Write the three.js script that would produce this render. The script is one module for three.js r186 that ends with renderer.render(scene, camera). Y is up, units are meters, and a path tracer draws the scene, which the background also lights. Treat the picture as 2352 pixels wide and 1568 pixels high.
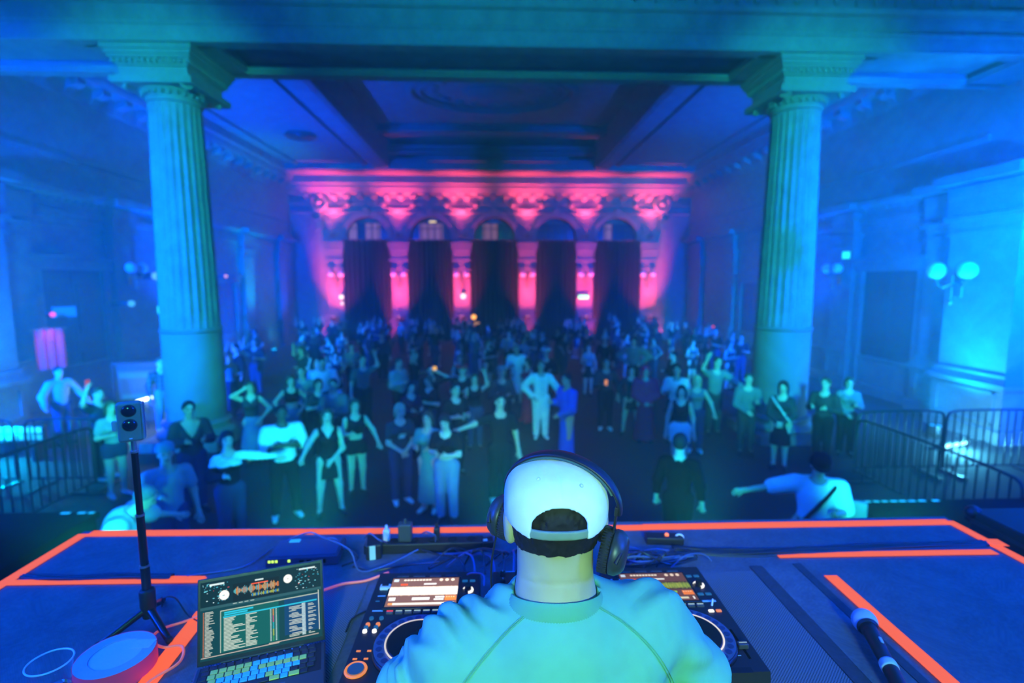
import * as THREE from 'three';
import { RectAreaLightUniformsLib } from 'three/addons/lights/RectAreaLightUniformsLib.js';
import { RoundedBoxGeometry } from 'three/addons/geometries/RoundedBoxGeometry.js';
import { mergeGeometries } from 'three/addons/utils/BufferGeometryUtils.js';

// ---------------------------------------------------------------- camera, haze, lights, exposure
RectAreaLightUniformsLib.init();
const scene = new THREE.Scene();
const renderer = new THREE.WebGLRenderer({ antialias: true });
renderer.toneMapping = THREE.LinearToneMapping;
renderer.toneMappingExposure = 1.0;
renderer.shadowMap.enabled = true;
scene.background = new THREE.Color(0x000000);
const D2R = Math.PI / 180;
const EYE = 3.6, STAGE = 1.56, DESK = 2.55;            // heights of lens, stage floor and desk top above the hall floor
const camera = new THREE.PerspectiveCamera(67.38, 1.5, 0.05, 120);
camera.filmGauge = 36;
camera.position.set(0, EYE, 0);
camera.rotation.order = 'YXZ';
camera.rotation.set(-6.74 * D2R, -2.1 * D2R, 0);
camera.focus = 1.05;
camera.userData.fStop = 2.0;
camera.updateProjectionMatrix();
camera.updateMatrixWorld(true);
scene.fog = new THREE.FogExp2(0xffffff, 0.0105);

const V = (x, y, z) => new THREE.Vector3(x, y, z);
function spot(name, color, intensity, from, to, angle, penumbra = 0.6, soft = 6) {
  const l = new THREE.SpotLight(new THREE.Color().setRGB(...color), intensity, 0, angle * D2R, penumbra, 2);
  l.name = name; l.position.set(...from); l.target.position.set(...to);
  l.castShadow = true; l.shadow.radius = soft; scene.add(l, l.target);
  return l;
}
function area(name, color, intensity, w, h, from, to) {
  const l = new THREE.RectAreaLight(new THREE.Color().setRGB(...color), intensity, w, h);
  l.name = name; l.position.set(...from); l.lookAt(...to); scene.add(l);
  return l;
}
function point(name, color, intensity, at, soft = 3) {
  const l = new THREE.PointLight(new THREE.Color().setRGB(...color), intensity, 0, 2);
  l.name = name; l.position.set(...at); l.castShadow = true; l.shadow.radius = soft; scene.add(l);
  return l;
}
const TEAL = [0.018, 0.95, 0.74], BLUE = [0.0, 0.055, 1.0], CYAN = [0.0, 0.36, 1.0], PINK = [1.0, 0.06, 0.14], MINT = [0.56, 1.0, 0.60];
// lamps over and beside the stage; their housings are built further down
const LIGHTS = {
  wash: spot('hall_teal', TEAL, 60, [0.0, 9.4, 2.0], [0.2, 1.0, -11], 29, 0.8, 20),
  addedHallB: spot('added_hall_blue', BLUE, 60, [0.7, 9.4, 2.0], [0.2, 3.0, -14], 40, 0.8, 20),  // added lamp, puts blue on the floor and into the haze
  key: spot('desk_mint', MINT, 195, [0.1, 5.9, 6.4], [0.15, 2.95, -0.9], 8.5, 0.9, 20),
  desk: spot('desk_teal', TEAL, 90, [0.9, 6.0, 6.4], [0.2, 2.5, -1.6], 17, 0.7, 20),
  colL: spot('column_teal', TEAL, 2300, [-1.6, 6.2, 6.6], [-6.65, 2.3, -11.5], 9.3, 0.8, 12),
  colL2: spot('column_teal', TEAL, 2400, [-2.2, 6.2, 6.6], [-6.65, 6.7, -11.5], 9.3, 0.8, 12),
  colR: spot('column_teal', TEAL, 2500, [1.6, 6.2, 6.6], [6.65, 2.3, -11.5], 9.3, 0.8, 12),
  colR2: spot('column_teal', TEAL, 2500, [2.2, 6.2, 6.6], [6.65, 6.7, -11.5], 9.3, 0.8, 12),
  beam: spot('beam_teal', TEAL, 900, [-0.7, 6.2, 6.6], [0.6, 11.0, -10.6], 22, 0.95, 12),
  stageL: spot('stage_blue', BLUE, 250, [-5.6, 5.6, 0.8], [0.0, 2.4, -1.6], 34, 0.7, 40),
  stageR: spot('stage_blue', BLUE, 215, [5.9, 5.6, 0.8], [0.4, 2.4, -1.6], 34, 0.7, 40),
  sideL: spot('side_blue', BLUE, 9500, [-10.4, 4.6, -2.4], [-10.2, 3.4, -14], 36, 0.9, 12),
  sideR: spot('side_blue', [0.0, 0.12, 1.0], 1300, [8.3, 4.4, -7.2], [11.4, 4.6, -13], 62, 0.9, 12),
  sideR2: spot('side_blue', BLUE, 7500, [10.6, 4.6, -2.4], [9.9, 3.6, -16], 33, 0.9, 12),
  crossAddedL: spot('added_riser_blue', BLUE, 150, [-7.0, 1.3, -5.2], [0.0, 1.1, -6.6], 24, 0.9, 10),  // added low pair, tints the haze and crowd sides blue
  crossAddedR: spot('added_riser_blue', BLUE, 150, [7.2, 1.3, -5.2], [0.4, 1.1, -6.6], 24, 0.9, 10),
  upAddedL: spot('added_riser_blue', BLUE, 40000, [-6.3, 1.46, -4.6], [-7.2, 10.0, -2.2], 33, 0.9, 10),  // added pair out of frame, makes the haze glow at both sides
  upAddedR: spot('added_riser_blue', BLUE, 36000, [6.5, 1.46, -4.6], [7.4, 10.0, -2.2], 33, 0.9, 10),
};
LIGHTS.foot = [-40, -20, -1, 18, 38].map((a, i) => { const x = -2.4 + i * 1.25, r = a * D2R; return spot('added_foot_teal', TEAL, [80, 115, 100, 70, 90][i], [x, 1.78, -2.95], [x + 10 * Math.sin(r), 0.55, -2.95 - 10 * Math.cos(r)], 17, 0.9, 6); });  // added unseen lamps that light the crowd from low in front
// ---------------------------------------------------------------- helpers
function mulberry(a) { return () => { a |= 0; a = (a + 0x6d2b79f5) | 0; let t = Math.imul(a ^ (a >>> 15), 1 | a); t = (t + Math.imul(t ^ (t >>> 7), 61 | t)) ^ t; return ((t ^ (t >>> 14)) >>> 0) / 4294967296; }; }
const rnd = mulberry(20240611);
const R = (a, b) => a + (b - a) * rnd();
const clamp = (x, a, b) => Math.min(b, Math.max(a, x));
const sstep = (a, b, x) => { const t = clamp((x - a) / (b - a), 0, 1); return t * t * (3 - 2 * t); };
function ray(px, py) { return V((px / 2352) * 2 - 1, 1 - (py / 1568) * 2, 0.5).unproject(camera).sub(camera.position).normalize(); }
function onY(px, py, y) { const d = ray(px, py); return camera.position.clone().addScaledVector(d, (y - EYE) / d.y); }
function onZ(px, py, z) { const d = ray(px, py); return camera.position.clone().addScaledVector(d, z / d.z); }
function onX(px, py, x) { const d = ray(px, py); return camera.position.clone().addScaledVector(d, x / d.x); }

const used = {};
function numbered(n) { const k = (used[n] = (used[n] ?? -1) + 1); return k ? n + '_' + String(k).padStart(3, '0') : n; }
function tag(o, label, category, group) { o.userData.label = label; o.userData.category = category; if (group) o.userData.group = group; return o; }
function thing(name, label, category, at = [0, 0, 0], turn = 0, group) {
  const o = new THREE.Group(); o.name = numbered(name); o.position.set(...at); o.rotation.y = turn; scene.add(o);
  return tag(o, label, category, group);
}
function struct(name, label) { const o = new THREE.Group(); o.name = name; o.userData.kind = 'structure'; o.userData.label = label; scene.add(o); return o; }
function part(parent, name, geo, m, label) {
  const o = new THREE.Mesh(geo, m); o.name = name; o.castShadow = o.receiveShadow = true; parent.add(o);
  if (label) o.userData.label = label;
  return o;
}
function solo(name, geo, m, label, category, group) {
  const o = new THREE.Mesh(geo, m); o.name = numbered(name); o.castShadow = o.receiveShadow = true; scene.add(o);
  return tag(o, label, category, group);
}
function clean(g) {
  const n = g.index ? g.toNonIndexed() : g;
  for (const k of Object.keys(n.attributes)) if (!['position', 'normal', 'uv'].includes(k)) n.deleteAttribute(k);
  if (!n.attributes.uv) n.setAttribute('uv', new THREE.BufferAttribute(new Float32Array(n.attributes.position.count * 2), 2));
  return n;
}
const merge = (list) => mergeGeometries(list.map(clean), false);
function bx(w, h, d, x = 0, y = 0, z = 0) {
  const g = new THREE.BoxGeometry(w, h, d), uv = g.attributes.uv, s = [[d, h], [d, h], [w, d], [w, d], [w, h], [w, h]];
  for (let i = 0; i < 24; i++) uv.setXY(i, uv.getX(i) * s[i >> 2][0], uv.getY(i) * s[i >> 2][1]);
  return g.translate(x, y, z);
}
const rb = (w, h, d, r, x = 0, y = 0, z = 0, seg = 2) => new RoundedBoxGeometry(w, h, d, seg, Math.min(r, w / 2.01, h / 2.01, d / 2.01)).translate(x, y, z);
const cyl = (r1, r2, h, x = 0, y = 0, z = 0, seg = 24) => new THREE.CylinderGeometry(r1, r2, h, seg).translate(x, y, z);
const sph = (r, x = 0, y = 0, z = 0, a = 16, b = 12) => new THREE.SphereGeometry(r, a, b).translate(x, y, z);
function rod(a, b, r1, r2 = r1, seg = 8) {
  const A = Array.isArray(a) ? V(...a) : a, B = Array.isArray(b) ? V(...b) : b, d = B.clone().sub(A), L = d.length();
  return new THREE.CylinderGeometry(r2, r1, L, seg).translate(0, L / 2, 0).applyQuaternion(new THREE.Quaternion().setFromUnitVectors(V(0, 1, 0), d.normalize())).translate(A.x, A.y, A.z);
}
function tube(pts, r, seg = 40, rs = 6, closed = false) {
  return new THREE.TubeGeometry(new THREE.CatmullRomCurve3(pts.map((p) => (Array.isArray(p) ? V(...p) : p)), closed, 'centripetal'), seg, r, rs, closed);
}
const lathe = (pts, seg = 32) => new THREE.LatheGeometry(pts.map((p) => new THREE.Vector2(p[0], p[1])), seg);
function shapeOf(pts) { const s = new THREE.Shape(); pts.forEach((p, i) => (i ? s.lineTo(p[0], p[1]) : s.moveTo(p[0], p[1]))); s.closePath(); return s; }
const ext = (shape, depth, bevel = 0, curve = 10) => new THREE.ExtrudeGeometry(shape, { depth, bevelEnabled: bevel > 0, bevelSize: bevel, bevelThickness: bevel, bevelSegments: 2, curveSegments: curve });
const profX = (pts, x0, x1) => ext(shapeOf(pts.map(([z, y]) => [-z, y])), x1 - x0).rotateY(Math.PI / 2).translate(x0, 0, 0);   // pts [z, y], run along x
const profZ = (pts, z0, z1) => ext(shapeOf(pts), z1 - z0).translate(0, 0, z0);                                                     // pts [x, y], run along z

// value noise
const PERM = (() => { const r = mulberry(7), p = Array.from({ length: 256 }, (_, i) => i); for (let i = 255; i; i--) { const j = (r() * (i + 1)) | 0; [p[i], p[j]] = [p[j], p[i]]; } return new Uint8Array([...p, ...p, ...p]); })();
function vnoise(x, y, z) {
  const X = Math.floor(x), Y = Math.floor(y), Z = Math.floor(z), f = (t) => t * t * (3 - 2 * t), u = f(x - X), v = f(y - Y), w = f(z - Z);
  const h = (i, j, k) => PERM[PERM[PERM[(X + i) & 255] + ((Y + j) & 255)] + ((Z + k) & 255)] / 255, L = (a, b, t) => a + (b - a) * t;
  return L(L(L(h(0, 0, 0), h(1, 0, 0), u), L(h(0, 1, 0), h(1, 1, 0), u), v), L(L(h(0, 0, 1), h(1, 0, 1), u), L(h(0, 1, 1), h(1, 1, 1), u), v), w);
}
function dataTex(n, fn, repeat = [1, 1], srgb = false) {
  const d = new Uint8Array(n * n * 4);
  for (let y = 0; y < n; y++) for (let x = 0; x < n; x++) { const c = fn(x / n, y / n, x, y), k = (y * n + x) * 4, a = Array.isArray(c) ? c : [c, c, c]; for (let i = 0; i < 3; i++) d[k + i] = clamp(a[i], 0, 1) * 255; d[k + 3] = 255; }
  const t = new THREE.DataTexture(d, n, n); t.wrapS = t.wrapT = THREE.RepeatWrapping; t.magFilter = THREE.LinearFilter; t.repeat.set(...repeat);
  if (srgb) t.colorSpace = THREE.SRGBColorSpace;
  t.needsUpdate = true; return t;
}
const wrapN = (u, v, f, s) => { const a = u * 2 * Math.PI, b = v * 2 * Math.PI, k = f / (2 * Math.PI); return vnoise(Math.cos(a) * k + 9 + s, Math.sin(a) * k + 5 + Math.cos(b) * k, Math.sin(b) * k + 3 + s * 2); };
const TEX = {
  stone: dataTex(256, (u, v) => 0.80 + 0.12 * wrapN(u, v, 9, 1) + 0.08 * wrapN(u, v, 40, 2), [0.5, 0.5], true),
  stoneBump: dataTex(256, (u, v) => 0.6 * wrapN(u, v, 14, 3) + 0.4 * wrapN(u, v, 60, 4), [0.5, 0.5]),
  floor: dataTex(256, (u, v) => 0.7 + 0.25 * wrapN(u, v, 6, 5) + 0.05 * wrapN(u, v, 50, 6), [0.25, 0.25], true),
  cloth: dataTex(256, (u, v, x, y) => 0.72 + 0.14 * wrapN(u, v, 10, 8) + 0.14 * wrapN(u, v, 70, 9), [2, 2], true),
  weave: dataTex(64, (u, v, x, y) => ((x >> 2) + (y >> 2)) % 2 ? 0.75 : 0.35 + 0.2 * wrapN(u, v, 20, 3), [18, 18]),
  mesh: dataTex(32, (u, v, x, y) => { const a = Math.sin(u * Math.PI * 8), b = Math.sin(v * Math.PI * 8); return 0.25 + 0.75 * sstep(-0.2, 0.5, a * b + 0.35); }, [30, 30], true),
  fleece: dataTex(128, (u, v) => 0.5 * wrapN(u, v, 30, 6) + 0.5 * wrapN(u, v, 60, 7), [14, 14]),
};
function mat(color, roughness = 0.8, o = {}) {
  const m = new (o.physical ? THREE.MeshPhysicalMaterial : THREE.MeshStandardMaterial)({ roughness });
  const { physical, ...rest } = o; Object.assign(m, rest);
  if (Array.isArray(color)) m.color.setRGB(...color); else m.color.set(color);
  return m;
}
function glow(color, k, base = [0.02, 0.02, 0.02], rough = 0.5) { const m = mat(base, rough); m.emissive = new THREE.Color().setRGB(...color); m.emissiveIntensity = k; return m; }
const M = {
  stone: mat([0.185, 0.18, 0.17], 0.85, { map: TEX.stone, bumpMap: TEX.stoneBump, bumpScale: 0.006 }),
  plaster: mat([0.185, 0.18, 0.17], 0.9, { map: TEX.stone }),
  ceil: mat([0.185, 0.18, 0.17], 0.92, { map: TEX.stone }),
  floor: mat([0.016, 0.016, 0.016], 0.85, { map: TEX.floor }),
  darkwood: mat([0.05, 0.03, 0.02], 0.6, { map: TEX.floor }),
  velvet: mat([0.006, 0.006, 0.007], 1.0, { physical: true, map: TEX.cloth, specularIntensity: 0.05 }),
  black: mat([0.012, 0.012, 0.013], 0.5),
  blackGloss: mat([0.012, 0.012, 0.014], 0.25),
  blackRough: mat([0.016, 0.016, 0.018], 0.85),
  steel: mat([0.45, 0.46, 0.48], 0.35, { metalness: 0.9 }),
  darkSteel: mat([0.05, 0.05, 0.055], 0.45, { metalness: 0.6 }),
  globe: mat([0.5, 0.5, 0.48], 0.35),
  white: mat([0.75, 0.75, 0.74], 0.6),
  brass: mat([0.30, 0.20, 0.08], 0.45, { metalness: 0.8 }),
};

// naive surface nets over a distance field; colour(x, y, z) gives linear vertex colours
function iso(f, lo, hi, c, colour) {
  const n = [0, 1, 2].map((i) => Math.ceil((hi[i] - lo[i]) / c) + 2), [nx, ny, nz] = n, g = new Float32Array(nx * ny * nz);
  for (let k = 0, q = 0; k < nz; k++) for (let j = 0; j < ny; j++) for (let i = 0; i < nx; i++, q++) g[q] = f(lo[0] + i * c, lo[1] + j * c, lo[2] + k * c);
  const id = new Int32Array(nx * ny * nz).fill(-1), P = [], I = [], sx = 1, sy = nx, sz = nx * ny;
  for (let k = 0; k < nz - 1; k++) for (let j = 0; j < ny - 1; j++) for (let i = 0; i < nx - 1; i++) {
    const q = i + j * sy + k * sz; let m = 0, x = 0, y = 0, z = 0;
    for (let e = 0; e < 12; e++) {
      const ax = e >> 2, b = e & 3, u = b & 1, v = b >> 1;
      const o = ax === 0 ? [0, u, v] : ax === 1 ? [u, 0, v] : [u, v, 0], a = q + o[0] * sx + o[1] * sy + o[2] * sz, bb = a + [sx, sy, sz][ax], ga = g[a], gb = g[bb];
      if (ga < 0 !== gb < 0) { const t = ga / (ga - gb); x += o[0] + (ax === 0 ? t : 0); y += o[1] + (ax === 1 ? t : 0); z += o[2] + (ax === 2 ? t : 0); m++; }
    }
    if (m) { id[q] = P.length / 3; P.push(lo[0] + (i + x / m) * c, lo[1] + (j + y / m) * c, lo[2] + (k + z / m) * c); }
  }
  const quad = (a, b, cc, d, flip) => { if (a < 0 || b < 0 || cc < 0 || d < 0) return; if (flip) I.push(a, d, cc, a, cc, b); else I.push(a, b, cc, a, cc, d); };
  for (let k = 1; k < nz - 1; k++) for (let j = 1; j < ny - 1; j++) for (let i = 1; i < nx - 1; i++) {
    const q = i + j * sy + k * sz, a = g[q] < 0;
    if (a !== g[q + sx] < 0) quad(id[q - sy - sz], id[q - sz], id[q], id[q - sy], !a);
    if (a !== g[q + sy] < 0) quad(id[q - sx - sz], id[q - sx], id[q], id[q - sz], !a);
    if (a !== g[q + sz] < 0) quad(id[q - sx - sy], id[q - sy], id[q], id[q - sx], !a);
  }
  const geo = new THREE.BufferGeometry();
  geo.setAttribute('position', new THREE.Float32BufferAttribute(P, 3)); geo.setIndex(I); geo.computeVertexNormals();
  if (colour) { const C = new Float32Array(P.length); for (let i = 0; i < P.length; i += 3) { const v = colour(P[i], P[i + 1], P[i + 2]); C[i] = v[0]; C[i + 1] = v[1]; C[i + 2] = v[2]; } geo.setAttribute('color', new THREE.BufferAttribute(C, 3)); }
  return geo;
}
const cap = (a, b, ra, rb2, sz = 1) => {                                    // tapered capsule; sz > 1 flattens it front to back
  const bx_ = b[0] - a[0], by = b[1] - a[1], bz = (b[2] - a[2]) * sz, L = bx_ * bx_ + by * by + bz * bz || 1e-9;
  return (x, y, z) => { const px = x - a[0], py = y - a[1], pz = (z - a[2]) * sz, t = clamp((px * bx_ + py * by + pz * bz) / L, 0, 1), dx = px - bx_ * t, dy = py - by * t, dz = pz - bz * t; return Math.sqrt(dx * dx + dy * dy + dz * dz) - (ra + (rb2 - ra) * t); };
};
const ell = (c, r) => (x, y, z) => { const a = (x - c[0]) / r[0], b = (y - c[1]) / r[1], d = (z - c[2]) / r[2]; return (Math.sqrt(a * a + b * b + d * d) - 1) * Math.min(...r); };
const smin = (a, b, k) => { const h = clamp(0.5 + (0.5 * (b - a)) / k, 0, 1); return b + (a - b) * h - k * h * (1 - h); };
const blend = (list, k) => (x, y, z) => { let d = 1e9; for (const f of list) d = smin(f(x, y, z), d, k); return d; };
// ---------------------------------------------------------------- the hall
const HW = 11.6, FAR = -31.6, BACK = 8.5, CEIL = 9.85, COLX = 6.65, COLZ = -11.5;
{
  const f = struct('floor', 'dark polished dance floor of the hall');
  part(f, 'floor_slab', bx(2 * HW + 2, 0.3, BACK - FAR + 2, 0, -0.15, (BACK + FAR) / 2), M.floor);
  const c = struct('ceiling', 'coffered plaster ceiling with a deep middle recess');
  // aisle ceilings, border ribs and raised middle recess behind the beam
  for (const s of [-1, 1]) {
    part(c, 'aisle_ceiling', bx(HW + 0.6 - 5.65, 0.3, 20, s * (HW + 0.6 + 5.65) / 2, CEIL + 0.25, FAR + 9.6), M.ceil);
    part(c, 'border_rib', merge([profZ([[5.65, CEIL + 0.1], [5.65, CEIL - 0.1], [5.8, CEIL - 0.18], [6.35, CEIL - 0.18], [6.5, CEIL - 0.06], [6.55, CEIL + 0.1]].map(([x, y]) => [s * x, y]), FAR, -12.2)]), M.ceil);
    part(c, 'panel_moulding', merge([bx(0.16, 0.14, 17.6, s * 6.95, CEIL + 0.06, -22.6), bx(0.16, 0.14, 17.6, s * 10.6, CEIL + 0.06, -22.6), bx(3.65, 0.14, 0.16, s * 8.77, CEIL + 0.06, -13.9), bx(3.65, 0.14, 0.16, s * 8.77, CEIL + 0.06, -30.6)]), M.ceil);
    for (const z of [-14.9]) part(c, 'cross_rib', bx(HW - 5.7, 0.26, 0.5, s * (HW + 5.7) / 2, CEIL + 0.0, z + 1.9), M.ceil);
    part(c, 'recess_side', bx(0.3, 1.3, 20, s * 5.78, CEIL + 0.75, FAR + 9.6), M.ceil);
  }
  part(c, 'recess_top', bx(12, 0.3, 20, 0, CEIL + 1.45, FAR + 9.6), M.ceil);
  for (const z of [-13.2, -16.8, -26.4, -30.2]) part(c, 'recess_rib', bx(11.4, 0.32, 0.7, 0, CEIL + 1.15, z), M.ceil);
  const oval = (a, b, h, r) => { const pts = []; for (let i = 0; i < 48; i++) { const t = (i / 48) * 2 * Math.PI; pts.push([a * Math.cos(t), h, -21.6 + b * Math.sin(t)]); } return tube(pts, r, 96, 8, true); };
  part(c, 'oval_moulding', merge([oval(3.3, 2.3, CEIL + 1.28, 0.16), oval(2.9, 1.95, CEIL + 1.26, 0.09)]), M.ceil);
  const rose = []; for (let i = 0; i < 20; i++) { const t = (i / 20) * 2 * Math.PI; rose.push(new THREE.SphereGeometry(0.2, 10, 8).scale(1, 0.5, 1).translate(2.4 * Math.cos(t), CEIL + 1.28, -21.6 + 1.55 * Math.sin(t))); }
  part(c, 'ceiling_rose', merge([...rose, new THREE.SphereGeometry(0.8, 24, 12).scale(1.5, 0.3, 1).translate(0, CEIL + 1.3, -21.6)]), M.ceil);
  part(c, 'recess_end_bands', merge([bx(11.3, 0.18, 0.25, 0, CEIL + 0.9, FAR + 2.75), bx(11.3, 0.12, 0.35, 0, CEIL + 0.62, FAR + 2.8), bx(3.2, 0.3, 0.3, -1.9, CEIL + 0.3, FAR + 2.9), bx(3.6, 0.3, 0.3, 2.3, CEIL + 0.3, FAR + 2.9)]), M.ceil);
  part(c, 'end_ceiling', bx(2 * HW + 1, 0.6, 2.6, 0, CEIL + 0.07, FAR + 1.3), M.ceil);
  part(c, 'stage_ceiling', bx(2 * HW + 1.2, 0.3, BACK + 11.2, 0, 11.2, (BACK - 11.2) / 2), M.ceil);
}
// beam on the column line: entablature front, soffit with sunk panels
{
  const t = struct('trim_1', 'moulded entablature beam carried by the two columns');
  const z0 = -10.6, z1 = -12.4, s = 8.13;
  const front = [[z0, s], [z0, s + 0.30], [z0 + 0.03, s + 0.33], [z0 + 0.03, s + 0.36], [z0 + 0.022, s + 0.38], [z0 + 0.02, s + 0.66], [z0 + 0.09, s + 0.70], [z0 + 0.12, s + 0.76], [z0 + 0.12, s + 0.80], [z0 + 0.03, s + 0.82], [z0 + 0.03, 11.3], [z1 - 0.0, 11.3], [z1 - 0.0, s + 0.5], [z1, s]];
  const w = HW + 0.7;
  // the sunk panels are left open between the soffit frames
  part(t, 'beam_body', profX([[z0 - 0.1, s + 0.22], [z0 - 0.1, s + 0.38], ...front.slice(5, 12), [z1, s + 0.22]], -w, w), M.stone);
  part(t, 'front_fascia', profX([[z0, s], ...front.slice(1, 5), [z0 - 0.28, s + 0.38], [z0 - 0.28, s]], -w, w), M.stone);
  part(t, 'rear_fascia', bx(2 * w, 0.4, 0.3, 0, s + 0.2, z1 + 0.15), M.stone);
  for (const x of [-11.55, -6.65, 6.65, 11.55]) part(t, 'soffit_block', bx(Math.abs(x) > 10 ? 1.1 : 2.5, 0.26, 1.4, x, s + 0.13, (z0 + z1) / 2), M.stone);
  for (const [a, b] of [[-11.0, -7.9], [-5.4, 5.4], [7.9, 11.0]]) {
    part(t, 'panel_bead', merge([bx(b - a, 0.06, 0.07, (a + b) / 2, s + 0.08, z0 - 0.31), bx(b - a, 0.06, 0.07, (a + b) / 2, s + 0.08, z1 + 0.33), bx(0.07, 0.06, 1.2, a + 0.03, s + 0.08, (z0 + z1) / 2), bx(0.07, 0.06, 1.2, b - 0.03, s + 0.08, (z0 + z1) / 2)]), M.stone);
  }
  part(t, 'edge_bead', rod([-w, s + 0.02, z0 + 0.012], [w, s + 0.02, z0 + 0.012], 0.022), M.stone);
  // leaf ornament on the frieze above
  const leaf = new THREE.SphereGeometry(0.1, 8, 6).scale(0.9, 1.3, 0.45), bar = bx(0.05, 0.26, 0.05);
  for (let x = -11.2, k = 0; x < 11.3; x += 0.4, k++) { const o = part(t, 'frieze_leaf', k % 2 ? leaf : bar, M.stone); o.position.set(x, s + 0.98, z0 + 0.04); }
}
// the two fluted columns
function column(s) {
  const c = thing('column', s < 0 ? 'fluted stone column left of the crowd with a smooth lower drum' : 'fluted stone column right of the crowd behind the woman with a sash', 'column', [s * COLX, 0, COLZ]);
  part(c, 'plinth', merge([bx(1.62, 0.22, 1.62, 0, 0.11, 0), lathe([[0, 0.22], [0.78, 0.22], [0.8, 0.29], [0.74, 0.35], [0.66, 0.38], [0.64, 0.44], [0.7, 0.48], [0.68, 0.54], [0.6, 0.57], [0, 0.57]], 40)]), M.stone);
  part(c, 'lower_drum', lathe([[0.6, 0.55], [0.592, 1.4], [0.585, 2.48], [0.56, 2.5], [0.4, 2.5]], 48), M.stone, 'smooth unfluted lower drum');
  part(c, 'ring', lathe([[0.4, 2.49], [0.6, 2.50], [0.615, 2.535], [0.6, 2.57], [0.4, 2.58]], 48), M.stone);
  const n = 24, seg = n * 8, H0 = 2.57, H1 = 7.22, rows = 14, P = [], U = [], I = [];
  for (let j = 0; j <= rows; j++) {
    const t = j / rows, y = H0 + (H1 - H0) * t, r = 0.575 - 0.085 * Math.pow(t, 1.35), end = Math.min(1, Math.min(j, rows - j) / 0.6);
    for (let i = 0; i <= seg; i++) { const a = (i / seg) * 2 * Math.PI, u = ((i / 8) % 1) - 0.5, d = Math.abs(u) < 0.42 ? Math.sqrt(1 - (u / 0.42) ** 2) : 0, q = r - 0.042 * d * end; P.push(q * Math.cos(a), y, q * Math.sin(a)); U.push((i / seg) * 3.4, y); }
  }
  for (let j = 0; j < rows; j++) for (let i = 0; i < seg; i++) { const a = j * (seg + 1) + i, b = a + seg + 1; I.push(a, b, a + 1, b, b + 1, a + 1); }
  const g = new THREE.BufferGeometry(); g.setAttribute('position', new THREE.Float32BufferAttribute(P, 3)); g.setAttribute('uv', new THREE.Float32BufferAttribute(U, 2)); g.setIndex(I); g.computeVertexNormals();
  part(c, 'fluted_shaft', g, M.stone);
  const beads = []; for (let i = 0; i < 26; i++) { const a = (i / 26) * 2 * Math.PI; beads.push(sph(0.042, 0.565 * Math.cos(a), 7.36, 0.565 * Math.sin(a), 8, 6)); }
  part(c, 'necking', lathe([[0.3, 7.2], [0.49, 7.2], [0.53, 7.24], [0.53, 7.3], [0.5, 7.33], [0.55, 7.36], [0.56, 7.4], [0.66, 7.46], [0.3, 7.46]], 40), M.stone);
  part(c, 'bead_ring', merge(beads), M.stone);
  const steps = [[7.44, 7.56, 0.78], [7.56, 7.62, 0.70], [7.62, 7.78, 0.66], [7.78, 7.82, 0.70], [7.82, 7.9, 0.72], [7.9, 7.96, 0.78], [7.96, 8.04, 0.82], [8.04, 8.14, 0.86]];
  part(c, 'capital', merge(steps.map(([a, b, r]) => bx(2 * r, b - a, 2 * r, 0, (a + b) / 2, 0))), M.stone);
  const eggs = []; for (let k = 0; k < 4; k++) for (let i = 0; i < 13; i++) eggs.push(new THREE.SphereGeometry(0.045, 8, 6).scale(1, 1.2, 0.8).translate(-0.7 + i * 0.1167, 7.86, 0.735).rotateY((k * Math.PI) / 2));
  part(c, 'egg_row', merge(eggs), M.stone);
  // half scrolls under the outer corners
  const scroll = []; for (const [x, z] of [[-1, -1], [-1, 1], [1, -1], [1, 1]]) scroll.push(new THREE.TorusGeometry(0.1, 0.045, 8, 16).rotateY(Math.PI / 4 * (x * z > 0 ? 1 : -1)).translate(x * 0.6, 7.5, z * 0.6));
  part(c, 'scroll', merge(scroll), M.stone);
  return c;
}
column(-1); column(1);

// side walls
const sconceGeo = (() => {                                                     // built once: two globes on a bracket, facing +z
  const arm = [tube([[0, 0, 0.03], [0, 0.0, 0.22], [0.16, -0.06, 0.26], [0.24, 0.06, 0.26]], 0.02, 20), tube([[0, 0, 0.03], [0, 0.0, 0.22], [-0.16, -0.06, 0.26], [-0.24, 0.06, 0.26]], 0.02, 20), rod([0, -0.3, 0.22], [0, 0.16, 0.22], 0.018), sph(0.05, 0, -0.33, 0.22), rb(0.16, 0.5, 0.05, 0.02, 0, 0, 0.02)];
  return { arm: merge(arm), globe: sph(0.15, 0, 0, 0, 20, 14), cap: cyl(0.05, 0.07, 0.05) };
})();
function sconce(at, turn, label, k = 1) {
  const t = thing('wall_sconce', label, 'wall lamp', at, turn, 'twin globe sconces'); t.scale.setScalar(k);
  part(t, 'bracket', sconceGeo.arm, M.brass);
  for (const x of [-0.24, 0.24]) { const g = part(t, 'globe', sconceGeo.globe, M.globe); g.position.set(x, 0.24, 0.26); const c = part(t, 'globe_cup', sconceGeo.cap, M.brass); c.position.set(x, 0.09, 0.26); }
  return t;
}
const bracketGeo = merge([ext(shapeOf([[0, 0], [0.5, 0], [0.5, -0.12], [0.42, -0.2], [0.2, -0.26], [0.12, -0.42], [0, -0.5]]), 0.3, 0.015).translate(0, 0, -0.15), new THREE.CylinderGeometry(0.09, 0.09, 0.33, 12).rotateX(Math.PI / 2).translate(0.38, -0.1, 0)]);
const dentGeo = bx(0.14, 0.16, 0.14);
const PZ = [-13.2, -17, -21.2, -25.4, -29.4];                                 // pilasters of the side walls
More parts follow.
